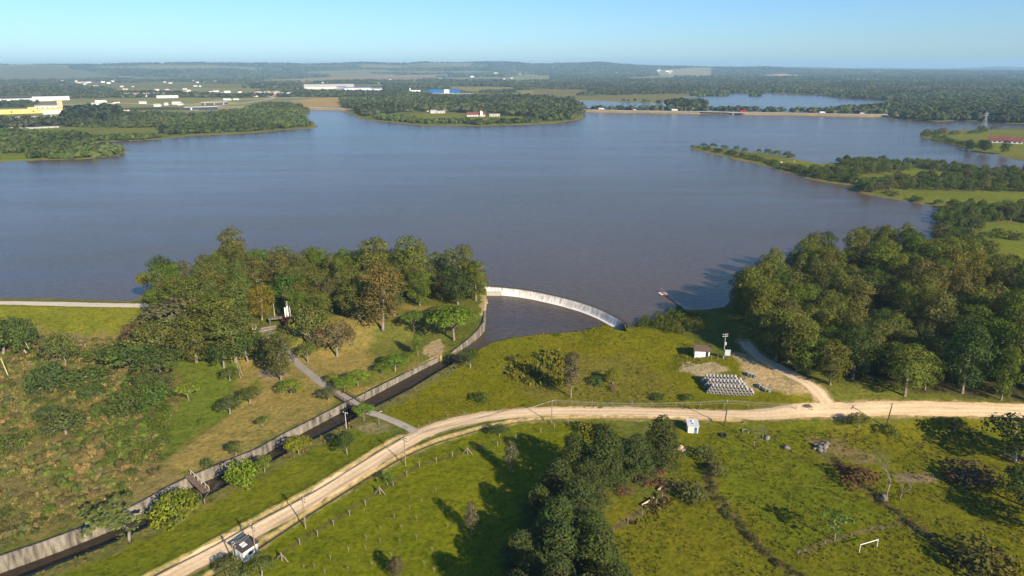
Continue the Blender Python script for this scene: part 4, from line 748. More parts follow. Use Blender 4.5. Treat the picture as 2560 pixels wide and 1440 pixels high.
# ------------------------------------------------------------------ roads
def ribbon(name, ln, width, lift, cols, step=.7, nx=15, rag=.5, zfun=None, seed=0, tracks=True):
    L = resample(ln, step); t = np.gradient(L, axis=0); t /= np.linalg.norm(t, axis=1)[:, None]; nrm = np.c_[-t[:, 1], t[:, 0]]; n = len(L); s = np.arange(n)*step
    wl = width/2+fbm(s, s*0+3, 2.5, 3, seed)*rag*2+fbm(s, s*0+9, 14, 2, seed+1)*rag*1.6; wr = width/2+fbm(s, s*0+5, 2.5, 3, seed+3)*rag*2+fbm(s, s*0+7, 14, 2, seed+4)*rag*1.6
    q = np.linspace(-1, 1, nx); off = np.where(q[None] < 0, q[None]*wl[:, None], q[None]*wr[:, None])
    X = L[:, None, 0]+nrm[:, None, 0]*off; Y = L[:, None, 1]+nrm[:, None, 1]*off
    Z = (HT(X.ravel(), Y.ravel()).reshape(X.shape) if zfun is None else zfun(X, Y))+lift*(1-.6*np.abs(q[None])**6)
    i = (np.arange(n-1)[:, None]*nx+np.arange(nx-1)[None]).ravel()
    me = npmesh(name, np.stack([X, Y, Z], 2).reshape(-1, 3), np.stack([i, i+nx, i+nx+1, i+1], 1)[:, ::-1], smooth_=True)
    m1 = fbm(off.ravel()*6+50, np.repeat(s, nx), 6, 3, seed+6).reshape(off.shape); tr = np.exp(-((np.abs(off)-1.0)/.38)**2) if tracks else 0*off
    k = np.clip(.45+m1*1.1+tr*.45, 0, 1)[..., None]; C_ = np.array(cols[0])*(1-k)+np.array(cols[1])*k
    e = (np.abs(q)[None]**5*.45)[..., None]; C_ = C_*(1-e)+np.array(cols[2])*e
    a = me.color_attributes.new('tint', 'FLOAT_COLOR', 'POINT'); a.data.foreach_set('color', np.concatenate([C_, np.ones(C_.shape[:2]+(1,))], 2).astype(np.float32).ravel())
    me.materials.append(TINTED); return tag(link(name, me), kind='structure')
m = NT('dusty_surface'); at_ = m.n('ShaderNodeAttribute', attribute_name='tint'); nz = m.noise(1.3, m.pos(), 5, .7)
c_ = m.mix(1.0, at_.outputs['Color'], m.ramp(nz, [(.3, (.82,.82,.82)), (.7, (1.15,1.15,1.15))]), 'MULTIPLY'); m.bump(nz, .4, .12); TINTED = m.set(c_, .95)
ribbon('dirt_road', ROAD, 6.0, .10, [(.47,.335,.185), (.74,.555,.34), (.42,.30,.155)])
ribbon('side_track', TRACK, 4.6, .08, [(.50,.37,.22), (.68,.52,.33), (.38,.28,.14)], rag=.9, seed=20)
ribbon('concrete_path', PATH_A, 2.8, .09, [(.30,.265,.21), (.38,.34,.275), (.28,.235,.16)], rag=.15, seed=30, tracks=False)
ribbon('concrete_path', PATH_B, 3.0, .09, [(.25,.22,.18), (.31,.28,.23), (.23,.19,.13)], rag=.15, seed=31, tracks=False)
ribbon('dam_road', DAM_ROAD, 5.4, .10, [(.46,.40,.30), (.60,.54,.43), (.36,.31,.2)], rag=.5, seed=33)
ribbon('highway', HWY, 21, .4, [(.40,.36,.30), (.52,.47,.40), (.42,.34,.24)], step=8, rag=.6, zfun=lambda X, Y: 4.0+0*X, seed=40, tracks=False)
far_ = spline(PXA([(150,262),(300,258),(420,262),(480,259),(540,252),(640,247),(760,243)], 2)[:, :2])
ribbon('road', far_, 16, .9, [(.34,.31,.27), (.42,.39,.34), (.34,.30,.22)], step=12, rag=1, seed=41, tracks=False)
ribbon('road', spline(PXA([(480,277),(560,262),(620,256),(680,246),(672,240),(640,238)], 2)[:, :2]), 12, .9, [(.34,.31,.27), (.42,.39,.34), (.34,.30,.22)], step=12, rag=1, seed=42, tracks=False)
# ------------------------------------------------------------------ materials of built things
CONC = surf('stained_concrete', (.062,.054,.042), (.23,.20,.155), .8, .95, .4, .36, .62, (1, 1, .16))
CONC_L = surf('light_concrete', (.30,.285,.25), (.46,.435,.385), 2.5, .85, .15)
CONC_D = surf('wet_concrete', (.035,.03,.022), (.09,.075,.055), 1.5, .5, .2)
WHITE = surf('white_paint', (.66,.65,.61), (.82,.81,.77), 1.2, .7, .1)
CREAM = surf('cream_paint', (.55,.50,.40), (.72,.66,.54), 1.2, .7, .1)
TILE = surf('brown_tile', (.075,.05,.035), (.14,.10,.075), 3, .8, .4)
TILE_R = surf('red_tile', (.13,.042,.034), (.22,.075,.055), .5, .8, .2)
METAL = surf('zinc_sheet', (.36,.38,.41), (.52,.54,.57), 1.4, .4, .05)
DARKR = surf('dark_sheet', (.05,.042,.036), (.10,.085,.075), 2, .7, .1)
WOOD = surf('weathered_wood', (.15,.115,.08), (.30,.25,.18), 3, .9, .3, .3, .7, (4, 4, .6))
WOOD_D = surf('dark_wood', (.06,.043,.03), (.13,.095,.065), 3, .9, .3)
PALE_W = surf('peeled_wood', (.48,.40,.26), (.64,.56,.40), 3, .9, .2)
BLUE = surf('blue_paint', (.05,.14,.30), (.08,.20,.38), 2, .5, .05)
GLASS = surf('dark_glass', (.02,.025,.03), (.04,.05,.055), 2, .15, 0)
RED = surf('red_paint', (.30,.03,.02), (.42,.05,.035), 2, .5, .05)
MAROON = surf('maroon_paint', (.065,.014,.014), (.11,.022,.02), 2, .6, .05)
YELLOW = surf('yellow_paint', (.62,.44,.10), (.74,.55,.16), .2, .7, .05)
PEACH = surf('peach_paint', (.55,.33,.21), (.64,.41,.28), .2, .7, .05)
BRICK = surf('brick_wall', (.22,.10,.07), (.32,.17,.12), .5, .9, .1)
GREYR = surf('grey_roof', (.36,.35,.33), (.50,.49,.46), .15, .8, .05)
BLUER = surf('blue_sheet', (.015,.085,.24), (.025,.12,.31), .2, .6, .05)
BLACK = surf('black_rubber', (.012,.012,.012), (.03,.03,.03), 2, .8, .1)
STONE = surf('grey_stone', (.09,.08,.07), (.24,.215,.185), 1.3, .95, .6)
SOILM = surf('orange_soil', (.40,.25,.14), (.54,.36,.22), 1.5, 1, .4)
# ------------------------------------------------------------------ walls of the channel, weir
def wallstrip(name, ln, ztop, zbot, th, mat, label, cat='wall', coping=None):
    L = resample(np.c_[ln[:, :2], ztop], 1.2); xy = L[:, :2]; t = np.gradient(xy, axis=0); t /= np.linalg.norm(t, axis=1)[:, None]; n = np.c_[-t[:, 1], t[:, 0]]; k = len(xy)
    a, b = xy-n*th[0], xy+n*th[1]; top = L[:, 2]+fbm(np.arange(k)*1.2, np.zeros(k), 4, 3, 77)*.16
    V = np.vstack([np.c_[a, top], np.c_[b, top], np.c_[b, np.full(k, zbot)], np.c_[a, np.full(k, zbot)]]); Q = []
    for s in range(4):
        for i in range(k-1): Q.append((s*k+i, s*k+i+1, ((s+1) % 4)*k+i+1, ((s+1) % 4)*k+i))
    V = np.asarray(V); Q = np.asarray(Q)
    me = npmesh(name, V, Q[:, ::-1], [mat]); me2 = me; bm_ends = [(0, k, 2*k, 3*k), (k-1, 2*k-1, 3*k-1, 4*k-1)]
    o = link(name, me); tag(o, label, cat); return o
n_in = np.array([1.0, -1.0])
zw = np.r_[np.full(5, -3.55), np.full(len(WALL_L)-5, -3.75)]
wallstrip('retaining_wall', WALL_L, zw, -12, (.5, .6), CONC, 'long stained concrete wall along the far side of the channel')
wallstrip('retaining_wall', WALL_CURVE, [1.2, 1.1, .5, -.7, -1.9], -8.6, (.5, .5), CONC, 'curved concrete wall at the left end of the pool')
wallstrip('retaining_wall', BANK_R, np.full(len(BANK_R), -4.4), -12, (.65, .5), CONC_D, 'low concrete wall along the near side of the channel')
wallstrip('retaining_wall', PXA([(1556,827),(1500,829),(1440,831),(1340,838),(1285,846),(1235,856),(1204,871)], -2.5), np.full(7, -2.4), -8.6, (.4, .4), CONC, 'concrete wall under the meadow edge of the pool')
wallstrip('retaining_wall', PXA([(1122,889),(1142,898),(1166,908)], -2.9), np.full(3, -2.85), -11, (.4, .4), CONC_D, 'low dark sill where the pool spills into the channel')
L = resample(WEIR, .35); t = np.gradient(L, axis=0); t /= np.linalg.norm(t, axis=1)[:, None]; n = np.c_[t[:, 1], -t[:, 0]]
if (PX(1380, 800, 0)[:2]-PX(1380, 745, 0)[:2]) @ n[len(n)//2] < 0: n = -n
def sweep(name, prof_, mat, parent, tint=None):
    k = len(prof_); V = np.concatenate([np.c_[L+n*o, np.full(len(L), z)] for o, z in prof_]); m_ = len(L); Q = [(a*m_+i, a*m_+i+1, (a+1)*m_+i+1, (a+1)*m_+i) for a in range(k-1) for i in range(m_-1)]
    me = npmesh(name, V, Q, [mat], smooth_=True)
    if tint is not None: a = me.color_attributes.new('tint', 'FLOAT_COLOR', 'POINT'); a.data.foreach_set('color', np.asarray(tint, np.float32).ravel())
    return link(name, me, parent)
we = empty('weir', (0, 0, 0)); tag(we, 'long curved weir with white water sliding down its face', 'weir')
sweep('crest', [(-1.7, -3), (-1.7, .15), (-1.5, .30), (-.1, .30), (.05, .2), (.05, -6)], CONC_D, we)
pr = [(.06, .32), (.3, .2), (.5, -.1), (.7, -.45), (.9, -.85), (1.1, -1.25), (1.3, -1.65), (1.5, -2.05), (1.7, -2.35), (1.9, -2.55), (2.2, -2.68), (2.8, -2.71)]
m_ = len(L); S = np.arange(m_)*.35; tn = []
right = np.clip((np.linspace(0, 1, m_)-.90)/.06, 0, 1)
for j, (o, z) in enumerate(pr):
    f = j/(len(pr)-1); w = np.clip(.60+fbm(S*1.0, S*0+f*1.1, .55, 3, 4)*1.3+.25*f, 0, 1)
    if j == 0: w = w*.06
    if j == 1: w = w*.5
    if j >= 10: w = np.clip(.95+fbm(S, S*0, 3, 2, 2)*.3, 0, 1)*(1 if j == 10 else .55)
    w = w*(1-.9*right); c = np.array([.13, .10, .065])*(1-w[:, None])+np.array([.80, .77, .70])*w[:, None]; tn.append(np.c_[c, np.ones(m_)])
fm = NT('foaming_water'); fa = fm.n('ShaderNodeAttribute', attribute_name='tint'); fm.b.inputs['Specular IOR Level'].default_value = .4; FOAM = fm.set(fa.outputs['Color'], .45)
sweep('falling_water', pr, FOAM, we, np.vstack(tn))
mb = MB(); a = WEIR[0]; mb.box(-1.6, .6, -1.0, 3.4, -8, .6, o=(a[0]-1.2, a[1]-2.6, 0)); mb.box(-1.0, .6, -5.2, -1.0, -8, -.6, o=(a[0]-1.2, a[1]-2.6, 0)); mb.build('abutment', CONC, we)
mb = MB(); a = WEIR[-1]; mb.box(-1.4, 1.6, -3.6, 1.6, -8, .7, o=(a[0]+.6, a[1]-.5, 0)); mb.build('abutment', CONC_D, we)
g = random.Random(3)
# weathered apron rubble at the left end of the pool
def rockmesh(seed, sx=1, sy=1, sz=.7):
    g = np.random.default_rng(seed); import bmesh; bm = bmesh.new(); bmesh.ops.create_icosphere(bm, subdivisions=2, radius=1)
    ax = [g.normal(size=3) for _ in range(7)]; ax = [a/np.linalg.norm(a) for a in ax]; cut = [.55+.35*g.random() for _ in ax]
    for v in bm.verts:
        p = np.array(v.co)
        for a, c in zip(ax, cut):
            d = p @ a
            if d > c: p = p-a*(d-c)*.85
        v.co = p*(1+(g.random()-.5)*.08)*np.array([sx, sy, sz])
    me = bpy.data.meshes.new('boulder'); bm.to_mesh(me); bm.free(); me.materials.append(STONE); return me
RK = [rockmesh(i, 1+.3*(i % 2), .8, .75) for i in range(5)]
def rock(u, v, s, label, group=None, i=0, name='boulder', mat=None):
    p = at(u, v); o = link(name, RK[i % 5], None, (p[0], p[1], p[2]+s*.3)); o.scale = (s, s, s); o.rotation_euler = (0, 0, i*1.3); tag(o, label, 'rock', group); return o
for i, (u, v, s) in enumerate([(2040,1116,1.0),(2048,1122,1.2),(2055,1113,.95),(2062,1119,1.15),(2068,1110,.9),(2050,1128,.9),(2060,1127,.8),(2037,1124,.7)]):
    rock(u, v, s, ['pale top-left','large front','upper middle','large right-hand','top right','lowest','low right','small left-hand'][i]+' boulder of the heap on the grassy field', 'boulder heap on the field', i)
rock(1967, 1122, 1.1, 'grey boulder in shadow left of the boulder heap', None, 2); rock(1918, 1097, 1.0, 'pale boulder beside the small bare tree', None, 3); rock(2408/1, 1412/1, .01, 'x') if False else None
rock(2208, 1248, 1.3, 'flat rock at the foot of the tall bare tree', None, 1)
rubble = empty('rubble_bank', (0, 0, 0)); tag(rubble, 'bare stony ledge between the weir pier and the curved wall', 'rubble')
p0 = PX(1228, 795, -4.6); V = []; Q = []; gx = np.linspace(0, 1, 24); U, Vv = np.meshgrid(gx, gx, indexing='ij')
c00, c10, c01, c11 = PX(1213, 748, -2.0), PX(1240, 748, -5.1), PX(1210, 822, -3.8), PX(1246, 795, -5.2)
Pp = (c00*(1-U[..., None])*(1-Vv[..., None])+c10*U[..., None]*(1-Vv[..., None])+c01*(1-U[..., None])*Vv[..., None]+c11*U[..., None]*Vv[..., None])
Pp[..., 2] += fbm(Pp[..., 0].ravel(), Pp[..., 1].ravel(), 2.2, 3, 3).reshape(U.shape)*1.6*np.sin(np.clip(U, 0, 1)*3.14)
i = (np.arange(23)[:, None]*24+np.arange(23)[None]).ravel(); STN2 = surf('pale_rubble', (.20,.15,.07), (.52,.43,.28), .8, .95, .6)
link('stone_ledge', npmesh('stone_ledge', Pp.reshape(-1, 3), np.stack([i, i+24, i+25, i+1], 1), [STN2]), rubble)
mb = MB(); s_ = PX(1222, 744, -4); mb.box(-3, 4.5, -.5, .5, -8, -.9, o=(s_[0]+1.5, s_[1]-.5, 0)); mb.build('concrete_sill', CONC_L, rubble)
# ------------------------------------------------------------------ bridges
A, B = np.array([*PATH_A[-1], -3.75]), np.array([*PATH_B[0], -3.7]); ang = math.atan2(B[1]-A[1], B[0]-A[0]); Ln = np.linalg.norm(B-A)
fb = empty('footbridge', A, ang); tag(fb, 'grey concrete footbridge with rusty side rails across the channel', 'bridge')
mb = MB(); mb.box(-.8, Ln+.8, -1.5, 1.5, -.35, .12); mb.build('deck', surf('path_concrete', (.24,.21,.17), (.36,.33,.27), 1.5), fb)
for s in (-1, 1):
    mb = MB(); mb.box(-1.2, Ln+1.2, s*1.75-.2, s*1.75+.2, -.75, .35); mb.build('girder', WOOD_D, fb)
    mb = MB()
    for q in np.linspace(-.9, Ln+.9, 8): mb.box(q-.07, q+.07, s*1.75-.07, s*1.75+.07, .35, 1.25)
    mb.box(-1.2, Ln+1.2, s*1.75-.06, s*1.75+.06, 1.25, 1.37); mb.box(-1.2, Ln+1.2, s*1.75-.05, s*1.75+.05, .8, .88); mb.build('railing', WOOD_D, fb)
A, B = PX(470, 1189, -3.4), PX(516, 1232, -3.6); ang = math.atan2(B[1]-A[1], B[0]-A[0]); Ln = np.linalg.norm(B-A)
pb = empty('plank_bridge', A, ang); tag(pb, 'old wooden plank bridge with pale handrail across the channel', 'bridge')
mb = MB(); mb.box(-.5, Ln, -.75, -.6, -.25, 0); mb.box(-.5, Ln, .6, .75, -.25, 0); mb.build('beam', WOOD_D, pb)
mb = MB()
for q in np.arange(-.3, Ln-.1, .55): mb.box(q, q+.3, -.85, .85, .003, .07)
mb.build('decking', surf('rusty_planks', (.13,.09,.06), (.22,.16,.11), 2), pb)
mb = MB()
for q in np.linspace(0, Ln, 6): mb.box(q-.06, q+.06, .72, .84, .07, 1.1)
mb.box(-.5, Ln, .70, .88, 1.1, 1.25); mb.build('handrail', PALE_W, pb)
# ------------------------------------------------------------------ huts
def tint(o, c): o.color = (*c, 1)
def gable(name, p, rz, w, d, h, rise, wall, roof, label, cat, over=.4, ridge='x', openings=()):
    o = empty(name, p, rz); tag(o, label, cat); mb = MB(); mb.box(-w/2, w/2, -d/2, d/2, -.4, h)
    if ridge == 'x':
        for s in (-1, 1): mb.add([(s*w/2, -d/2, h), (s*w/2, d/2, h), (s*w/2, 0, h+rise)], [(0, 1, 2) if s > 0 else (0, 2, 1)])
    mb.build('wall', wall, o); mb = MB(); k = rise/(d/2); e = d/2+over; th = .13
    mb.prism([(-e, h-k*over+.02), (0, h+rise+.02), (e, h-k*over+.02), (e, h-k*over+.02+th), (0, h+rise+.02+th*1.3), (-e, h-k*over+.02+th)], -w/2-over, w/2+over); mb.build('roof', roof, o)
    for (nm, face, c, z0, ww, hh, mat) in openings:
        mb = MB()
        if face == 'f': mb.box(c-ww/2, c+ww/2, -d/2-.05, -d/2+.02, z0, z0+hh)
        elif face == 'l': mb.box(-w/2-.05, -w/2+.02, c-ww/2, c+ww/2, z0, z0+hh)
        else: mb.box(w/2-.02, w/2+.05, c-ww/2, c+ww/2, z0, z0+hh)
        q = mb.build(nm, mat, o)
        if nm == 'window':
            mb = MB(); f = ((c-ww/2-.08, c+ww/2+.08, -d/2-.09, -d/2-.02, z0-.12, z0-.02) if face == 'f' else ((-w/2-.09, -w/2-.02, c-ww/2-.08, c+ww/2+.08, z0-.12, z0-.02) if face == 'l' else (w/2+.02, w/2+.09, c-ww/2-.08, c+ww/2+.08, z0-.12, z0-.02))); mb.box(*f); mb.build('sill', CONC_L, q)
    return o
p = at(1757, 892); gable('hut', p+np.array([0, 2, 0]), math.radians(-9), 5.2, 4.2, 2.5, 1.1, WHITE, TILE, 'small white hut with brown gabled roof beside the track', 'hut', .45, 'x', [('door', 'f', 1.7, 0, .95, 2.05, GLASS), ('window', 'l', .4, 1.1, .7, .8, GLASS)])
p = at(1733, 1083); o = empty('hut', p+np.array([0, 1.5, 0]), math.radians(-4)); tag(o, 'small cream hut with sloping zinc roof and blue door by the road', 'hut')
mb = MB(); mb.prism([(-1.5, -.4), (1.5, -.4), (1.5, 2.9), (-1.5, 2.35)], -1.5, 1.5); mb.build('wall', CREAM, o)
mb = MB(); mb.prism([(-1.85, 2.31), (1.8, 2.98), (1.8, 3.08), (-1.85, 2.41)], -1.75, 1.75); r = mb.build('roof', METAL, o)
mb = MB(); mb.box(-.15, .15, .1, .4, 2.7, 3.35); mb.build('vent', WHITE, r); mb = MB(); mb.box(-.5, .1, -.6, -.1, 2.6, 2.72); mb.build('roof_patch', DARKR, r)
mb = MB(); mb.box(.35, 1.15, -1.56, -1.48, 0, 1.9); dd = mb.build('door', BLUE, o); mb = MB(); mb.box(.5, 1.0, -1.60, -1.565, 1.25, 1.7); mb.build('pane', GLASS, dd)
p = at(612, 1405); o = empty('hut', p+np.array([-.3, 2.2, 0]), math.radians(-38)); tag(o, 'white hut with dark flat roof and white skylights beside the road', 'hut')
mb = MB(); mb.box(-1.75, 1.75, -1.75, 1.75, -.4, 2.9); mb.build('wall', WHITE, o)
mb = MB(); mb.prism([(-2.1, 2.82), (2.1, 3.18), (2.1, 3.32), (-2.1, 2.96)], -2.1, 2.1); r = mb.build('roof', DARKR, o)
for s in (-.75, .55):
    mb = MB(); mb.prism([(-1.1, 3.055), (.1, 3.16), (.1, 3.22), (-1.1, 3.115)], s*.7-.32, s*.7+.32); mb.build('skylight', WHITE, r)
mb = MB(); mb.box(-.3, .6, -1.81, -1.73, 0, 1.9); mb.build('door', METAL, o); mb = MB(); mb.box(1.73, 1.80, -.5, .5, 1.2, 1.9); mb.build('window', GLASS, o)
# ------------------------------------------------------------------ concrete pipes
def pipe_mesh(L, R, n=20):
    mb = MB(); r = R*.80; pr_ = [(0, r), (0, R), (L*.84, R), (L*.85, R*1.10), (L, R*1.10), (L, r)]; vs_ = []; fs = []; k = len(pr_)
    for y, q in pr_:
        for i in range(n): a = 2*math.pi*i/n; vs_.append((q*math.cos(a), y-L/2, q*math.sin(a)))
    for j in range(k):
        for i in range(n): fs.append((j*n+i, j*n+(i+1) % n, ((j+1) % k)*n+(i+1) % n, ((j+1) % k)*n+i))
    mb.add(vs_, fs); return mb.mesh('concrete_pipe', [CONC_L])
PR = .52; PM = pipe_mesh(1.75, PR)
P0, P1 = at(1766, 984), at(1862, 991); ex = (P1-P0); ex[2] = 0; Lr = np.linalg.norm(ex); ex /= Lr; ey = np.array([-ex[1], ex[0], 0]); rz = math.atan2(ex[1], ex[0])
for si, (sh, dy, nb, nm) in enumerate([(0, 0, 13, 'front'), (-1.3, 2.9, 12, 'middle'), (-2.6, 5.4, 12, 'rear')]):
    for layer in range(3):
        for i in range(nb-layer*1 if layer < 2 else nb-3):
            q = P0+ex*(sh+PR*1.1+i*PR*2.2+layer*PR*1.1)+ey*(dy+.9); z = HT(q[:1], q[1:2])[0]+PR*1.08+layer*PR*1.9
            o = link('concrete_pipe', PM, None, (q[0], q[1], z)); o.rotation_euler = (0, 0, rz+rnd.uniform(-.02, .02)); o.rotation_euler[0] = 0
            tag(o, f'grey concrete pipe, {nth(i)} from left, {["bottom","second","top"][layer]} layer, {nm} stack', 'pipe', 'stacked concrete pipes')
for i, (u, v, a, l) in enumerate([(1870,938,.5,'left one of three by the track bend'),(1877,940,.5,'middle one of three by the track bend'),(1885,942,.6,'right one of three by the track bend'),(1899,968,.4,'lying in shadow left of the dark pair'),(1912,976,.7,'dark one nearest the road'),(1919,978,.9,'dark one tilted beside its twin')]):
    q = at(u, v); o = link('concrete_pipe', PM, None, (q[0], q[1], q[2]+PR)); o.rotation_euler = (0, 0, rz+a); tag(o, f'loose concrete pipe on the bare soil, {l}', 'pipe', 'loose concrete pipes')
# ------------------------------------------------------------------ pontoon, goal, monument
p = PX(1658, 735, 0); o = empty('pump_raft', p, .25); o.scale = (.75,)*3; tag(o, 'white twin-float pump raft with red frame on the lake', 'raft')
for s in (-1, 1):
    mb = MB(); mb.box(s*1.55-.95, s*1.55+.95, -1.9, 1.9, -.15, .5); f = mb.build('float', WHITE, o); mb = MB(); mb.box(s*1.55-.45, s*1.55+.45, -.7, .6, .503, .62); mb.build('hatch', METAL, f)
mb = MB()
for x in (-.9, .9): mb.tube([(x, 2.6, 0), (x*.7, 2.4, 2.6)], .05, 5); mb.tube([(x, -2, .55), (x*.7, 2.4, 2.6)], .04, 5)
mb.tube([(-1, 2.4, 2.6), (1, 2.4, 2.6)], .05, 5); mb.box(-2.4, 2.4, -2.3, -2.05, .1, .45); mb.build('frame', surf('rusty_frame', (.36,.09,.05), (.5,.16,.1), 2), o)
mb = MB(); pts_ = [PX(u, v, .12) for u, v in [(1665,740),(1680,751),(1695,762),(1712,776)]]; mb.tube(pts_, .17, 8); tag(mb.build('floating_hose', BLACK), 'dark hose floating from the pump raft to the bank', 'hose')
a, b = at(2148, 1381), at(2192, 1368); gl = empty('football_goal', (a+b)/2, math.atan2(b[1]-a[1], b[0]-a[0])); tag(gl, 'white football goal frame without net on the field', 'goal'); w = np.linalg.norm((b-a)[:2])/2; h = 2.0
for s in (-1, 1): mb = MB(); mb.tube([(s*w, 0, -.3), (s*w, 0, h)], .075, 8); mb.build('post', WHITE, gl)
mb = MB(); mb.tube([(-w-.07, 0, h+.06), (w+.07, 0, h+.06)], .08, 8); mb.build('crossbar', WHITE, gl)
p = at(722, 806); mo = empty('monument', p, .2); tag(mo, 'tall white three-blade monument on a dark red base in the glade', 'monument')
H_ = toppx(p, 752)
for i, (x, hh, ww) in enumerate([(-.9, .72, .55), (0, 1.0, .65), (.95, .84, .5)]):
    mb = MB(); mb.prism([(-.5, 2.4), (.5, 2.4), (.35, H_*hh*.7), (.0, H_*hh)], x-ww/2, x+ww/2); mb.build('blade', WHITE, mo)
mb = MB(); mb.prism([(-2.2, -.4), (2.2, -.4), (1.6, 2.6), (-1.6, 2.6)], -2.3, 2.3); mb.build('base', MAROON, mo)
mb = MB(); mb.box(-7.5, -2.4, -1.4, 1.4, 2.2, 2.5); mb.box(-7.2, -6.9, -1.2, 1.2, -.4, 2.2); mb.build('canopy', CONC, mo)
for i, (u, v, w, d, lb) in enumerate([(672,822,7.5,2.6,'upper'),(664,832,6.5,3.0,'middle'),(656,843,5.0,2.6,'lower')]):
    p = at(u, v); mb = MB(); mb.box(-w/2, w/2, -d/2, d/2, -.6, .18+.0*i); mb.box(-w/2+.3, w/2-.3, d/2, d/2+.4, -.6, .36); t_ = mb.build('paved_terrace', surf('worn_paving', (.19,.16,.12), (.30,.26,.20), 1.2), None, p); t_.rotation_euler = (0, 0, .5); tag(t_, f'{lb} grey paved terrace in the monument glade', 'terrace')
p = at(635, 822); o = gable('shrine', p, .6, 1.6, 1.4, 1.5, .5, CREAM, TILE, 'tiny pale shrine at the left of the glade', 'shrine', .15, 'x', [('niche', 'f', 0, .3, .7, .8, GLASS)])
p = at(640, 858); o = gable('shed', p, .3, 3.2, 2.2, 1.7, .5, CREAM, TILE_R, 'low pale shed at the lower edge of the glade', 'shed', .2, 'x', [('door', 'f', .5, 0, .8, 1.5, GLASS)])
# ------------------------------------------------------------------ poles, wires, fences
POLES = {}
def utility_pole(key, u, vb, vt, label, arms=1, mat=None, ang=0.3, lean=(0, 0), arm=2.2, rad=.16, trans=False):
    p = at(u, vb); h = toppx(p, vt); o = empty('utility_pole', p, ang); tag(o, label, 'pole'); top = (lean[0], lean[1], h)
    mb = MB(); mb.tube([(0, 0, -.5), (lean[0]*.5, lean[1]*.5, h/2), top], [rad, rad*.85, rad*.65], 8); mb.build('shaft', mat or WOOD, o); tips = []
    for k in range(arms):
        z = h-.25-k*.75; mb = MB(); y0 = lean[1]*z/h; x0 = lean[0]*z/h; mb.box(x0-arm/2, x0+arm/2, y0+rad*.6, y0+rad*.6+.14, z-.07, z+.07); ca = mb.build('crossarm', WOOD_D if mat is None else mat, o)
        for x in (-.45, 0.12, .45):
            mb = MB(); mb.tube([(x0+x*arm, y0+.17, z+.07), (x0+x*arm, y0+.17, z+.30)], [.07, .05], 6); mb.build('insulator', WHITE, ca)
            c, s = math.cos(ang), math.sin(ang); tips.append((p[0]+(x0+x*arm)*c-(y0+.17)*s, p[1]+(x0+x*arm)*s+(y0+.17)*c, p[2]+z+.3))
    if trans: mb = MB(); mb.tube([(.35, 0, h*.55), (.35, 0, h*.55+1.1)], .32, 10); mb.build('transformer', METAL, o)
    POLES[key] = tips; return o
utility_pole('a', 588, 1412, 1352, 'grey utility pole at the left corner of the flat-roofed hut', 2, ang=-.75)
utility_pole('b', 641, 1392, 1314, 'grey utility pole at the right corner of the flat-roofed hut', 2, ang=-.75)
utility_pole('c', 764, 1322, 1243, 'grey utility pole on the verge between the hut and the bend', 2, ang=-.7)
utility_pole('d', 1014, 1164, 1093, 'utility pole beside the junction of the concrete path', 2, ang=-.6)
utility_pole('e', 1379, 1060, 1003, 'utility pole on the verge behind the pines', 1, ang=.6)
utility_pole('f', 1811, 1065, 1005, 'dark wooden utility pole near the blue-door hut', 1, ang=1.2, mat=WOOD_D, lean=(0, -.3), rad=.2)
utility_pole('g', 2215, 1068, 1010, 'leaning dark utility pole by the road near the right edge', 1, ang=1.2, mat=WOOD_D, lean=(-.1, -.5), rad=.2)
utility_pole('h', 2640, 1100, 1030, 'dark utility pole beyond the right edge', 1, ang=1.3, mat=WOOD_D)
utility_pole('w', 866, 1072, 1030, 'white concrete pole on the channel bank by the dark tree', 1, CONC_L, -.5, arm=1.7)
utility_pole('t', 1808, 897, 836, 'pole with transformer standing by the brown-roofed hut', 2, CONC_L, .2, arm=2.0, trans=True)
utility_pole('tw', 602, 947, 893, 'twin-post pole with crossarm on the lawn below the monument wood', 1, ang=.1, lean=(-.9, 0), arm=3.2)
p = at(607, 940); mb = MB(); mb.tube([(p[0], p[1], p[2]-.4), (p[0]-1.2, p[1], p[2]+6.2)], [.15, .1], 7); o = [q for q in bpy.data.objects if q.get('label', '').startswith('twin-post')][0]; s2 = mb.build('shaft', WOOD, o); s2.matrix_parent_inverse = Matrix.Translation(o.location).inverted() if False else (Matrix.Translation(o.location) @ Matrix.Rotation(.1, 4, 'Z')).inverted()
def wire(ks, idx, label):
    mb = MB()
    for a, b in zip(ks[:-1], ks[1:]):
        A, B = POLES[a], POLES[b]; A, B = Vector(A[idx % len(A)]), Vector(B[idx % len(B)]); mb.tube([A.lerp(B, t)+Vector((0, 0, -1.1*4*t*(1-t))) for t in np.linspace(0, 1, 9)], .028, 4, cap=False)
    tag(mb.build('overhead_wire', surf('wire_'+str(idx)+ks[0], (.25,.24,.2), (.35,.34,.28), 1, .6, 0)), label, 'wire', 'overhead wires along the dirt road')
for i, l in enumerate(['left-hand', 'middle', 'right-hand']): wire('abcdefgh', i, f'{l} overhead wire strung along the dirt road poles')
POLES['far'] = [tuple(PX(-200, 800, 6))]*3; POLES['tw2'] = POLES['tw']
def post(u, vb, vt, label, name='wooden_post', mat=None, rad=.14, lean=(0, 0), cat='post', group=None):
    p = at(u, vb); h = toppx(p, vt); mb = MB(); mb.tube([(0, 0, -.4), (lean[0]*.5, lean[1], h*.5), (lean[0], lean[1], h)], [rad, rad*.9, rad*.8], 7); mb.box(-rad*1.05+lean[0], rad*1.05+lean[0], -rad*1.05+lean[1], rad*1.05+lean[1], h, h+.06)
    return tag(mb.build(name, mat or WOOD, None, p), label, cat, group)
post(22, 942, 893, 'pale yellowish post standing in the scrub at the left edge', mat=surf('lichen_wood', (.36,.36,.14), (.5,.5,.22), 2), rad=.2, lean=(-1.2, 0))
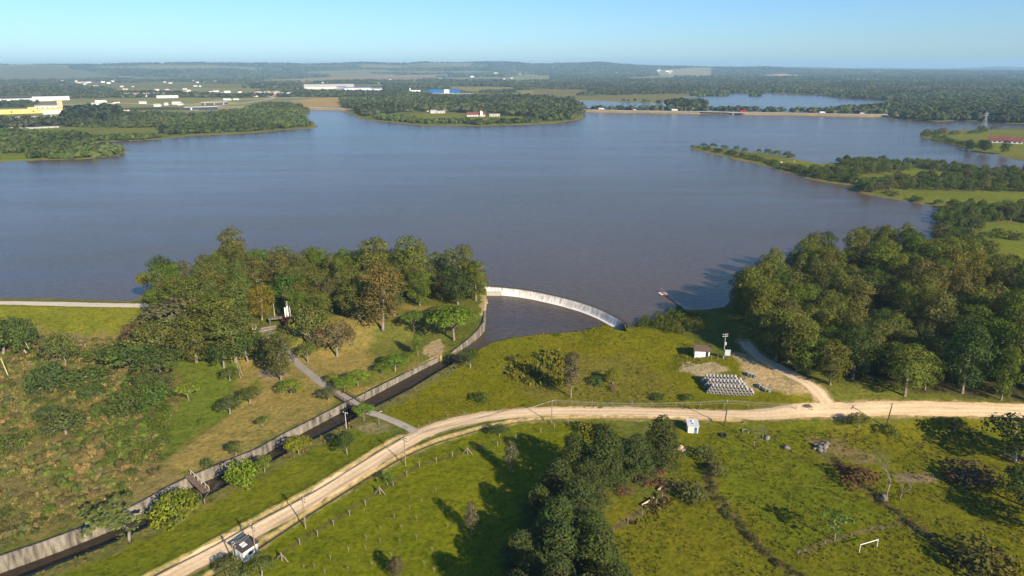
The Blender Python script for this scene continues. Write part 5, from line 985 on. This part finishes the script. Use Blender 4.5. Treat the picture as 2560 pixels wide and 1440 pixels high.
post(76, 880, 818, 'taller of two leaning bare trunks in the scrub', mat=PALE_W, rad=.2, lean=(-2.5, 0)); post(67, 884, 842, 'shorter of two leaning bare trunks in the scrub', mat=PALE_W, rad=.15, lean=(-2.2, 0))
p = at(948, 1064); o = empty('lamp_post', p, .4); tag(o, 'thin lamp post beside the concrete path', 'lamp'); h = toppx(p, 1031); mb = MB(); mb.tube([(0, 0, -.3), (0, 0, h)], [.12, .09], 7); mb.build('shaft', WOOD, o); mb = MB(); mb.tube([(0, 0, h), (.7, 0, h+.25)], .05, 5); mb.box(.55, 1.1, -.12, .12, h+.18, h+.34); mb.build('lamp_head', METAL, o)
p = at(687, 792); o = empty('lamp_post', p, .4); tag(o, 'wooden lamp post in the monument glade', 'lamp'); h = toppx(p, 757); mb = MB(); mb.tube([(0, 0, -.3), (0, 0, h)], [.14, .1], 7); mb.build('shaft', PALE_W, o); mb = MB(); mb.box(-.5, .5, -.08, .08, h-.2, h-.05); mb.build('crossarm', WOOD, o)
p = at(1817, 898); o = empty('meter_board', p, -.15); tag(o, 'white metal cabinet on a post beside the transformer pole', 'cabinet'); mb = MB(); mb.box(-.12, .12, -.1, .1, -.4, 1.6); mb.build('post', WOOD_D, o); mb = MB(); mb.box(-.9, 1.0, -.25, .2, 1.5, 3.6); mb.build('cabinet', METAL, o)
def fence(uvs, label, h=1.25, braces=(), nw=3, rad=.10, hts=None):
    P_ = [at(u, v) for u, v in uvs]; o = empty('wire_fence', P_[0]); tag(o, label, 'fence'); z0 = P_[0]
    for i, p in enumerate(P_):
        q = p-z0; mb = MB(); mb.tube([(q[0], q[1], q[2]-.3), (q[0]+rnd.uniform(-.08, .08), q[1], q[2]+h*(1.35 if i in braces else 1))], rad*(1.3 if i in braces else 1), 6)
        if i in braces:
            for s in (-1, 1): mb.tube([(q[0]+s*1.5, q[1]-s*.3, q[2]-.1), (q[0], q[1], q[2]+h*1.05)], rad, 5)
        mb.build('post', WOOD, o)
    mb = MB()
    for k in range(nw):
        mb.tube([p-z0+np.array([0, 0, h*(.3+.3*k)]) for p in P_], .012, 3, cap=False)
    mb.build('wire', WOOD_D, o); return o
fence([(705,1402),(750,1362),(794,1341),(834,1315),(874,1289),(914,1264),(950,1235),(983,1215),(1017,1191),(1049,1167),(1091,1156),(1131,1142),(1169,1135),(1207,1125),(1244,1115),(1290,1098),(1352,1082),(1386,1070),(1420,1062)], 'wooden post fence curving between the road and the bright field', 1.7, (0, 6, 12), rad=.13)
fence([(1533,1337),(1570,1312),(1605,1290),(1640,1262),(1655,1245),(1680,1222),(1692,1205)], 'fence on a bushy line right of the pines', 1.6)
fence([(1995,1385),(2062,1358),(2127,1342),(2206,1325),(2270,1306)], 'low fence behind the football goal', 1.0)
fence([(1390,1010),(1430,1009),(1480,1009),(1530,1010),(1580,1011),(1630,1012),(1690,1014),(1750,1016),(1810,1017),(1870,1019),(1930,1020),(1990,1023),(2030,1026)], 'straight fence on the meadow side of the road', 1.3)
fence([(1710,880),(1718,897),(1735,902),(1752,903),(1769,901),(1778,899),(1794,898)], 'short post fence in front of the brown-roofed hut', 1.5)
fence([(1018,1072),(1047,1070),(1075,1062),(1120,1044),(1160,1036)], 'few fence posts at the corner of path and road', 1.2)
for i, (u, v) in enumerate([(915,1350),(950,1359),(951,1326),(986,1297),(1004,1325),(1042,1302),(1054,1256),(1024,1275),(1042,1350),(1000,1360),(871,1379),(914,1377),(826,1401),(870,1429),(930,1417),(1080,1380),(1060,1415),(1085,1432),(786,1422),(812,1437),(1119,1320),(978,1394),(1108,1275),(1090,1230),(760,1425)]):
    p = at(u, v); mb = MB(); mb.tube([(0, 0, -.2), (.05, 0, 1.25)], .05, 5); mb.tube([(.02, 0, .6), (.3, .15, 1.3)], .03, 4); mb.tube([(.02, 0, .8), (-.2, .15, 1.45)], .03, 4)
    tag(mb.build('planted_stake', WOOD, None, p), 'wooden sapling stake standing in the bright mown field', 'stake', 'sapling stakes in the bright field')
for i, (a, b, l) in enumerate([((1604,1266),(1634,1249),'long'),((1645,1228),(1654,1220),'short')]):
    A, B = at(*a), at(*b); mb = MB(); mb.tube([A+np.array([0, 0, .35]), B+np.array([0, 0, .5])], [.28, .22], 8); tag(mb.build('fallen_log', PALE_W), f'{l} pale log lying on the fence line by the pines', 'log')
p = at(1702, 1124); mb = MB(); V = [(0, 0, 1.6)]; n = 14
for k, (r, z) in enumerate(((.6, 1.2), (1.2, .5), (1.7, -.2))):
    V += [(r*math.cos(6.283*i/n)*rnd.uniform(.85, 1.15), r*.8*math.sin(6.283*i/n)*rnd.uniform(.85, 1.15), z) for i in range(n)]
mb.add(V, [(0, 1+i, 1+(i+1) % n) for i in range(n)]+[(1+k*n+i, 1+(k+1)*n+i, 1+(k+1)*n+(i+1) % n, 1+k*n+(i+1) % n) for k in range(2) for i in range(n)]); tag(mb.build('soil_heap', SOILM, None, p, True), 'small orange soil heap right of the tallest roadside pine', 'heap')
def torus(name, p, R, r, mat, label, cat, tilt=.3):
    mb = MB(); mb.tube([(R*math.cos(a), R*math.sin(a), 0) for a in np.linspace(0, 6.2832, 19)], r, 8, cap=False); o = mb.build(name, mat, None, p+np.array([0, 0, r*.7]), True); o.rotation_euler = (tilt, 0, 0); tag(o, label, cat); return o
torus('tractor_tyre', at(1808, 1090), .8, .35, BLACK, 'black tractor tyre lying in the grass below the blue-door hut', 'tyre', .2); torus('concrete_ring', at(1863, 1080), .9, .18, STONE, 'grey concrete ring half buried beside the small bare tree', 'ring', .35)
p = at(2020, 1018); plant('bush', p, 1.2, 2.2, (.03,.035,.015), 'black-green low bush beside the track mouth')
# ------------------------------------------------------------------ far shore
def bld(u0, u1, vb, vt, d, wall, roof, label, cat='building', style='gable', name='shed', nwin=0, door=None, rise=None, z=None):
    p = at((u0+u1)/2, vb); w = wpx(p, u1-u0); h = toppx(p, vt); rz = -math.atan2(p[0], p[1]); o = empty(name, p+np.array([math.sin(-rz)*d/2, math.cos(rz)*d/2, 0]), rz); tag(o, label, cat)
    rs = rise if rise is not None else h*.3; hw = h if style == 'flat' else max(h-rs, h*.4); mb = MB(); mb.box(-w/2, w/2, -d/2, d/2, -2, hw)
    if style == 'gable':
        for s in (-1, 1): mb.add([(s*w/2, -d/2, hw), (s*w/2, d/2, hw), (s*w/2, 0, h)], [(0, 1, 2) if s > 0 else (0, 2, 1)])
    mb.build('wall', wall, o); mb = MB()
    if style == 'gable': e = d/2+.5; k = (h-hw)/(d/2); mb.prism([(-e, hw-k*.5+.05), (0, h+.05), (e, hw-k*.5+.05), (e, hw-k*.5+.35), (0, h+.4), (-e, hw-k*.5+.35)], -w/2-.5, w/2+.5)
    elif style == 'arch':
        nA = max(1, int(w/(d*.45))); 
        for i in range(nA):
            x0, x1 = -w/2+i*w/nA, -w/2+(i+1)*w/nA; xs = [x0+(x1-x0)*(.5-.5*math.cos(t)) for t in np.linspace(0, math.pi, 9)]; zs = [hw+rs*math.sin(t) for t in np.linspace(0, math.pi, 9)]
            mb.add([(x, -d/2-.2, zz+.05) for x, zz in zip(xs, zs)]+[(x, d/2+.2, zz+.05) for x, zz in zip(xs, zs)], [(j, j+1, 10+j, 9+j) for j in range(8)]+[tuple(range(9))[::-1], tuple(range(9, 18))])
    else: mb.box(-w/2-.3, w/2+.3, -d/2-.3, d/2+.3, hw+.003, hw+.5)
    mb.build('roof', roof, o)
    for i in range(nwin):
        x = -w/2+(i+.5)*w/nwin; ww = min(w/nwin*.5, 3); mb = MB(); mb.box(x-ww/2, x+ww/2, -d/2-.12, -d/2+.05, hw*.3, hw*.75); mb.build('window', GLASS, o)
    if door: mb = MB(); mb.box(w*door-2, w*door+2, -d/2-.15, -d/2+.05, 0, hw*.8); mb.build('door', METAL, o)
    return o
W_, G_ = WHITE, GREYR
bld(-60, 93, 255, 245, 45, W_, W_, 'long white warehouse at the far left edge', rise=3, door=.2)
bld(97, 160, 251, 239, 40, W_, W_, 'white warehouse right of the long one at the far left', rise=3, door=-.2)
bld(-40, 75, 243, 236, 40, DARKR, DARKR, 'dark-roofed shed behind the white warehouses', rise=3)
bld(-60, 112, 296, 291, 22, W_, W_, 'long low white roof in front of the yellow hall', rise=1.5)
bld(-60, 120, 285, 273, 50, YELLOW, surf('yellow_roof', (.66,.54,.22), (.76,.64,.32), .1), 'yellow industrial hall at the far left', style='flat', nwin=5)
bld(121, 178, 285, 275, 40, CREAM, W_, 'pale hall joined to the right of the yellow hall', style='flat', door=.2)
bld(78, 112, 271, 270-4.5, 20, YELLOW, YELLOW, 'small yellow block behind the yellow hall', style='flat')
bld(148, 157, 276, 247, 10, PEACH, PEACH, 'tall peach-coloured tower beside the yellow hall', 'tower', 'flat', 'tower')
bld(98, 141, 272, 261, 20, W_, G_, 'group block of white offices left of the peach tower', nwin=5)
bld(470, 537, 275, 266, 16, surf('navy_wall', (.03,.035,.06), (.05,.055,.09), .3), W_, 'navy and white filling station canopy by the overpass', style='flat', name='filling_station', door=-.3)
bld(212, 245, 277, 270, 20, W_, W_, 'white house among trees right of the yellow hall', nwin=3, name='house'); bld(258, 296, 278, 269, 14, CREAM, G_, 'grey-roofed house behind the dark trees on the left bank', nwin=3, name='house'); bld(296, 320, 279, 271, 14, CREAM, TILE, 'brown-roofed house behind the left-bank wood', nwin=2, name='house')
bld(30, 60, 320, 315, 10, BRICK, G_, 'low brick barn on the left meadow', name='barn', rise=1); bld(62, 131, 321, 315.5, 10, CREAM, G_, 'long low grey-roofed stable on the left meadow', name='barn', rise=1.2, nwin=6)
bld(320, 400, 241, 231, 60, CREAM, surf('beige_roof', (.42,.34,.26), (.5,.42,.33), .1), 'long beige-roofed plant on the plain', rise=5); bld(398, 440, 245, 237, 30, W_, W_, 'white-walled annex right of the beige plant', rise=3, nwin=3)
bld(640, 698, 239, 227, 60, BRICK, surf('rust_roof', (.30,.25,.22), (.40,.34,.30), .1), 'arched brick sheds on the plain left of the hangar', style='arch', rise=5); bld(684, 729, 240, 230, 50, BRICK, GREYR, 'arched brick shed right of the wide arched row', style='arch', rise=5)
bld(767, 880, 223, 210, 90, CREAM, surf('pale_roof', (.44,.40,.36), (.52,.48,.43), .05), 'huge pale-roofed hangar on the plain', rise=11)
bld(843, 865, 225, 215, 40, surf('grey_wall', (.2,.2,.22), (.27,.27,.3), .1), DARKR, 'dark grey block at the right end of the hangar', style='flat'); bld(862, 925, 226, 217, 60, W_, surf('slate_roof', (.17,.22,.33), (.23,.28,.40), .1), 'slate-blue roofed factory right of the hangar', rise=5, nwin=4); bld(928, 955, 227, 219, 40, W_, surf('slate_roof2', (.17,.22,.33), (.23,.28,.40), .1), 'small slate-roofed factory beyond the larger one', rise=4, nwin=2)
bl = bld(1075, 1149, 233, 224, 60, BLUER, BLUER, 'bright blue warehouse with white middle front on the plain', style='flat'); p = bl.location; w = wpx(np.array(p), 74); mb = MB(); mb.box(-w*.02, w*.14, -30.6, -29.9, 0, toppx(at(1112, 233), 224)+.6); mb.build('front_panel', W_, bl)
bld(1058, 1074, 231, 227, 30, BLUER, BLUER, 'low blue annex left of the blue warehouse', style='flat'); bld(1014, 1050, 229, 225, 20, W_, BLUER, 'blue and white canopy left of the blue warehouse', style='flat', name='filling_station'); bld(1024, 1026.5, 229, 220, 3, W_, W_, 'thin white sign tower by the blue canopy', 'tower', 'flat', 'tower')
mb = MB(); q = poly([(995,231),(1060,230),(1150,234),(1188,234),(1185,235.5),(1000,233)], 2.2); mb.add([(x, y, z_) for (x, y), z_ in zip(q, HT(q[:, 0], q[:, 1])+.9)], [tuple(range(len(q)))]); tag(mb.build('paved_yard', surf('pale_yard', (.50,.47,.42), (.60,.57,.52), .05)), kind='structure')
for i, (u, v) in enumerate([(1031,206),(1037,206),(1044,207),(1052,206),(1059,207),(1065,206)]):
    p = at(u, v); R_ = wpx(p, 5)/2; h = toppx(p, v-4.5); mb = MB(); mb.tube([(0, 0, -2), (0, 0, h*.75), (0, 0, h)], [R_, R_, R_*.2], 12); o = mb.build('grain_silo', W_, None, p); tag(o, f'white grain silo far on the plain, {nth(i)} from left', 'silo', 'white grain silos on the plain')
bld(984, 993, 215, 211, 20, W_, W_, 'lone white house left of the silos', name='house', nwin=1)
bld(1022, 1033, 271, 265, 10, W_, W_, 'white house in the promontory wood', name='house', nwin=2); bld(1065, 1073, 279, 275, 8, CREAM, YELLOW, 'small yellow-topped hut on the promontory', name='house'); bld(1077, 1091, 283, 275, 12, W_, G_, 'tall pale house on the promontory meadow', name='house', nwin=2); bld(1091, 1112, 283, 277, 12, CREAM, G_, 'low grey-roofed house on the promontory meadow', name='house', nwin=3)
o = bld(1168, 1212, 291, 281, 16, W_, TILE_R, 'white mansion with red roof on the promontory shore', name='house', nwin=7, rise=4.5); mb = MB(); mb.box(9, 14, -11, -6, -1, 10); mb.build('wing', W_, o); mb = MB(); mb.box(8, 12, -2, 2, 7, 12.5); mb.build('chimney', BRICK, o)
bld(1224, 1249, 291, 285, 12, CREAM, G_, 'low pale outbuilding right of the red-roofed mansion', name='house', nwin=4)
o = bld(2482, 2540, 358, 346, 16, W_, TILE_R, 'white barn with red roof on the far right headland', name='barn', rise=5, nwin=7); bld(2545, 2572, 281, 276, 14, W_, W_, 'white house at the right edge behind the far wood', name='house', nwin=2)
bld(1345, 1350, 243, 240, 10, CREAM, TILE, 'brown farm hut on the far meadow', name='house'); bld(1358, 1375, 244, 240.5, 12, W_, G_, 'pale farmhouse on the far meadow', name='house', nwin=2)
WHT = []; gg = random.Random(8); spots = [(gg.uniform(0, 120), gg.uniform(213, 226)) for _ in range(26)]+[(gg.uniform(120, 300), gg.uniform(202, 216)) for _ in range(22)]+[(gg.uniform(380, 640), gg.uniform(202, 209)) for _ in range(22)]+[(gg.uniform(650, 740), gg.uniform(207, 210)) for _ in range(8)]
spots += [(195,207),(203,206),(212,207),(222,207),(742,194),(650,196),(1180,193),(1240,184),(1300,188),(1180,206)]+[(gg.uniform(1350, 1700), gg.uniform(168, 184)) for _ in range(16)]+[(gg.uniform(2080, 2220), gg.uniform(176, 194)) for _ in range(14)]+[(gg.uniform(1280, 2500), gg.uniform(178, 200)) for _ in range(8)]
spots += [(gg.uniform(0, 640), gg.uniform(214, 244)) for _ in range(34)]+[(gg.uniform(180, 460), gg.uniform(258, 268)) for _ in range(10)]+[(gg.uniform(700, 1280), gg.uniform(196, 216)) for _ in range(12)]
spots.sort()
HM = {}
def far_at(u, v):
    d = PX(u, v, 0)-np.array([0, 0, CH]) if v > 175 else None
    d = np.array([(u-1280)/F, -(v-720)/F, -1]) @ CRn.T; r = np.geomspace(1500, 12500, 700)/np.hypot(d[0], d[1]); q = d[None]*r[:, None]+np.array([0, 0, CH]); h = HT(q[:, 0], q[:, 1]); k = np.nonzero(h > q[:, 2])[0]
    return None if len(k) == 0 else np.array([q[k[0], 0], q[k[0], 1], h[k[0]]])
for i, (u, v) in enumerate(spots):
    wm, rm = gg.choice([(0, 0), (0, 1), (1, 2), (1, 1), (0, 2)]); key = (wm, rm)
    p = far_at(u, v)
    if p is None: continue
    sc_ = max(1, np.hypot(p[0], p[1])/4200)
    if key not in HM:
        mb = MB(); mb.box(-7, 7, -5, 5, -3, 4.2); a_ = mb.mesh('wall', [[W_, CREAM][wm]]); mb = MB(); mb.prism([(-5.6, 4.0), (0, 6.6), (5.6, 4.0), (5.6, 4.4), (0, 7), (-5.6, 4.4)], -7.5, 7.5); HM[key] = (a_, mb.mesh('roof', [[W_, G_, TILE_R][rm]]))
    o = empty('house', p, gg.uniform(-.5, .5)-math.atan2(p[0], p[1])); sw = gg.uniform(.7, 1.7)*sc_; o.scale = (sw, sc_, sc_); link('wall', HM[key][0], o); link('roof', HM[key][1], o)
    tag(o, f'far {["white","cream"][wm]} house with {["white","grey","red"][rm]} roof, {nth(i) if i < 99 else ("hundredth" if i == 99 else ("hundred-and-"+nth(i-100) if i < 199 else "two-hundred-and-"+nth(i-200)))} from left on the plain', 'house', 'small houses scattered over the far plain')
# vehicles
def lorry(u, v, L_, col, cabcol, label, h=3.6, z=None, name='lorry', cat='lorry'):
    p = PX(u, v, 4.45) if z is None else at(u, v); ang = math.atan2(*(HWY[6]-HWY[5])[::-1]) if z is None else 0; o = empty(name, p+np.array([0, 2, 0.]), ang); tag(o, label, cat, 'vehicles on the highway')
    mb = MB(); mb.box(-L_/2, L_/2-2.6, -1.25, 1.25, .9, h); mb.box(-L_/2, L_/2-2.4, -1.0, 1.0, .6, .9); mb.build('cargo_box', col, o); mb = MB(); mb.prism([(-1.2, .6), (1.2, .6), (1.2, 2.0), (1.0, h*.8), (-1.0, h*.8), (-1.2, 2.0)], L_/2-2.3, L_/2); mb.build('cab', cabcol, o)
    for x in (-L_/2+1.2, L_/2-1.2):
        for y in (-1.15, 1.15): mb = MB(); mb.tube([(x, y-.15, .5), (x, y+.15, .5)], .5, 12); mb.build('wheel', BLACK, o)
lorry(1504, 274.3, 13, W_, W_, 'white box lorry at the left of the causeway'); lorry(1587, 276, 7, CREAM, CREAM, 'small pale lorry on the causeway', 2.6); lorry(1687, 277.5, 13, W_, W_, 'tall white lorry in the middle of the causeway', 4.2); lorry(1859, 280.5, 14, RED, RED, 'red lorry on the causeway right of the bridge', 4); lorry(2057, 283.3, 11, W_, W_, 'white van-like lorry near the right end of the causeway'); lorry(2157, 285, 9, W_, METAL, 'grey pickup lorry at the right end of the causeway', 2.4); lorry(2231, 285.4, 12, W_, YELLOW, 'white lorry with yellow cab right of the causeway')
lorry(252, 257, 34, W_, W_, 'long white lorry on the far left road', 7, 1); lorry(568, 251.5, 24, W_, W_, 'white lorry near the overpass', 6, 1); lorry(590, 250.5, 18, W_, W_, 'shorter white lorry behind the overpass lorry', 5, 1)
o = empty('road_bridge', (HBR[0], HBR[1], 0), math.atan2(*(HWY[6]-HWY[5])[::-1])); tag(o, 'low concrete bridge in the causeway', 'bridge'); mb = MB(); mb.box(-54, 54, -10.2, 10.2, 2.9, 4.2); mb.build('deck', CONC_L, o)
for x in (-27, 0, 27): mb = MB(); mb.box(x-1.5, x+1.5, -9.5, 9.5, -3, 2.9); mb.build('pier', CONC_L, o)
p = at(535, 262); o = empty('overpass', p, -math.atan2(p[0], p[1])+.15); tag(o, 'concrete road overpass on the far left plain', 'bridge'); mb = MB(); mb.box(-34, 34, -7, 7, 6.5, 8); mb.build('deck', CONC_L, o)
for x in (-24, 0, 24): mb = MB(); mb.box(x-1.2, x+1.2, -6, 6, -2, 6.5); mb.build('pier', CONC_L, o)
for s in (-1, 1): mb = MB(); x0, x1 = s*34, s*85; mb.add([(x0, -7, 7.9), (x0, 7, 7.9), (x0, 12, -2), (x0, -12, -2), (x1, -7, 1), (x1, 7, 1), (x1, 9, -2), (x1, -9, -2)], [(0, 1, 5, 4), (1, 2, 6, 5), (3, 0, 4, 7), (0, 3, 2, 1)]); mb.build('ramp', surf('grassy_ramp'+str(s), (.11,.12,.045), (.15,.15,.06), .2), o)
# pylon
def pylon(u, vb, vt, label, w=6):
    p = at(u, vb); h = toppx(p, vt); o = empty('power_pylon', p, .3); tag(o, label, 'pylon', 'lattice power pylons'); mb = MB()
    for sx in (-1, 1):
        for sy in (-1, 1): mb.tube([(sx*w/2, sy*w/2, -1), (sx*w*.12, sy*w*.12, h*.7), (sx*.2, sy*.2, h)], .16, 4)
    for k in range(8):
        z0, z1 = h*.7*k/8, h*.7*(k+1)/8; a0, a1 = w/2*(1-.76*k/8), w/2*(1-.76*(k+1)/8)
        for sx, sy, tx, ty in ((-1, -1, 1, -1), (1, -1, 1, 1), (1, 1, -1, 1), (-1, 1, -1, -1)): mb.tube([(sx*a0, sy*a0, z0), (tx*a1, ty*a1, z1)], .09, 3); mb.tube([(tx*a0, ty*a0, z0), (sx*a1, sy*a1, z1)], .09, 3)
    mb.build('lattice_tower', METAL, o)
    for z, a in ((.74, 6), (.86, 5)):
        mb = MB(); mb.tube([(-a, 0, h*z), (0, 0, h*z+.8), (a, 0, h*z)], .14, 4); mb.tube([(-a, 0, h*z), (a, 0, h*z)], .12, 4); mb.build('crossarm', METAL, o)
pylon(2460, 318, 281, 'lattice power pylon on the far right headland', 7); pylon(1585, 282, 250, 'thin mast in the water by the causeway', 3) if False else None
# grazing cattle
def cow(u, v, mat, label, rz):
    p = at(u, v); mb = MB(); mb.tube([(-1.0, 0, 1.0), (-.75, 0, 1.08), (0, 0, 1.02), (.65, 0, 1.12), (1.0, 0, 1.2), (1.3, 0, .95), (1.55, 0, .6)], [.18, .36, .42, .40, .24, .17, .10], 8)
    for x, y in ((-.75, .22), (-.75, -.22), (.6, .2), (.6, -.2)): mb.tube([(x, y, 1.0), (x+.06, y, .5), (x, y, 0)], [.16, .09, .07], 6)
    mb.tube([(-1.0, 0, 1.25), (-1.15, 0, .6)], .04, 4); o = mb.build('cow', mat, None, p, True); o.rotation_euler = (0, 0, rz); tag(o, label, 'cow', 'cattle on the right-hand spit')
cow(1953, 408, W_, 'white cow grazing on the spit meadow, left one', .4); cow(1985, 406, CREAM, 'cream cow grazing on the spit meadow, right one', 2.2); cow(1964, 403, TILE, 'brown cow grazing behind the white one', 1.0)
for o in bpy.data.objects:
    if o.get('label') and len(o['label'].split()) > 16: print('LONG', o.name, o['label'])
# ------------------------------------------------------------------ haze
mb = MB(); mb.box(-30000, 30000, -2000, 27000, -14, 232)
hm = bpy.data.materials.new('haze_air'); hm.use_nodes = True; t = hm.node_tree; t.nodes.clear()
out = t.nodes.new('ShaderNodeOutputMaterial'); pv = t.nodes.new('ShaderNodeVolumePrincipled')
pv.inputs['Color'].default_value = (.44, .74, 1.0, 1); pv.inputs['Density'].default_value = 7e-5
t.links.new(pv.outputs[0], out.inputs['Volume'])
tag(mb.build('haze', hm), kind='stuff')
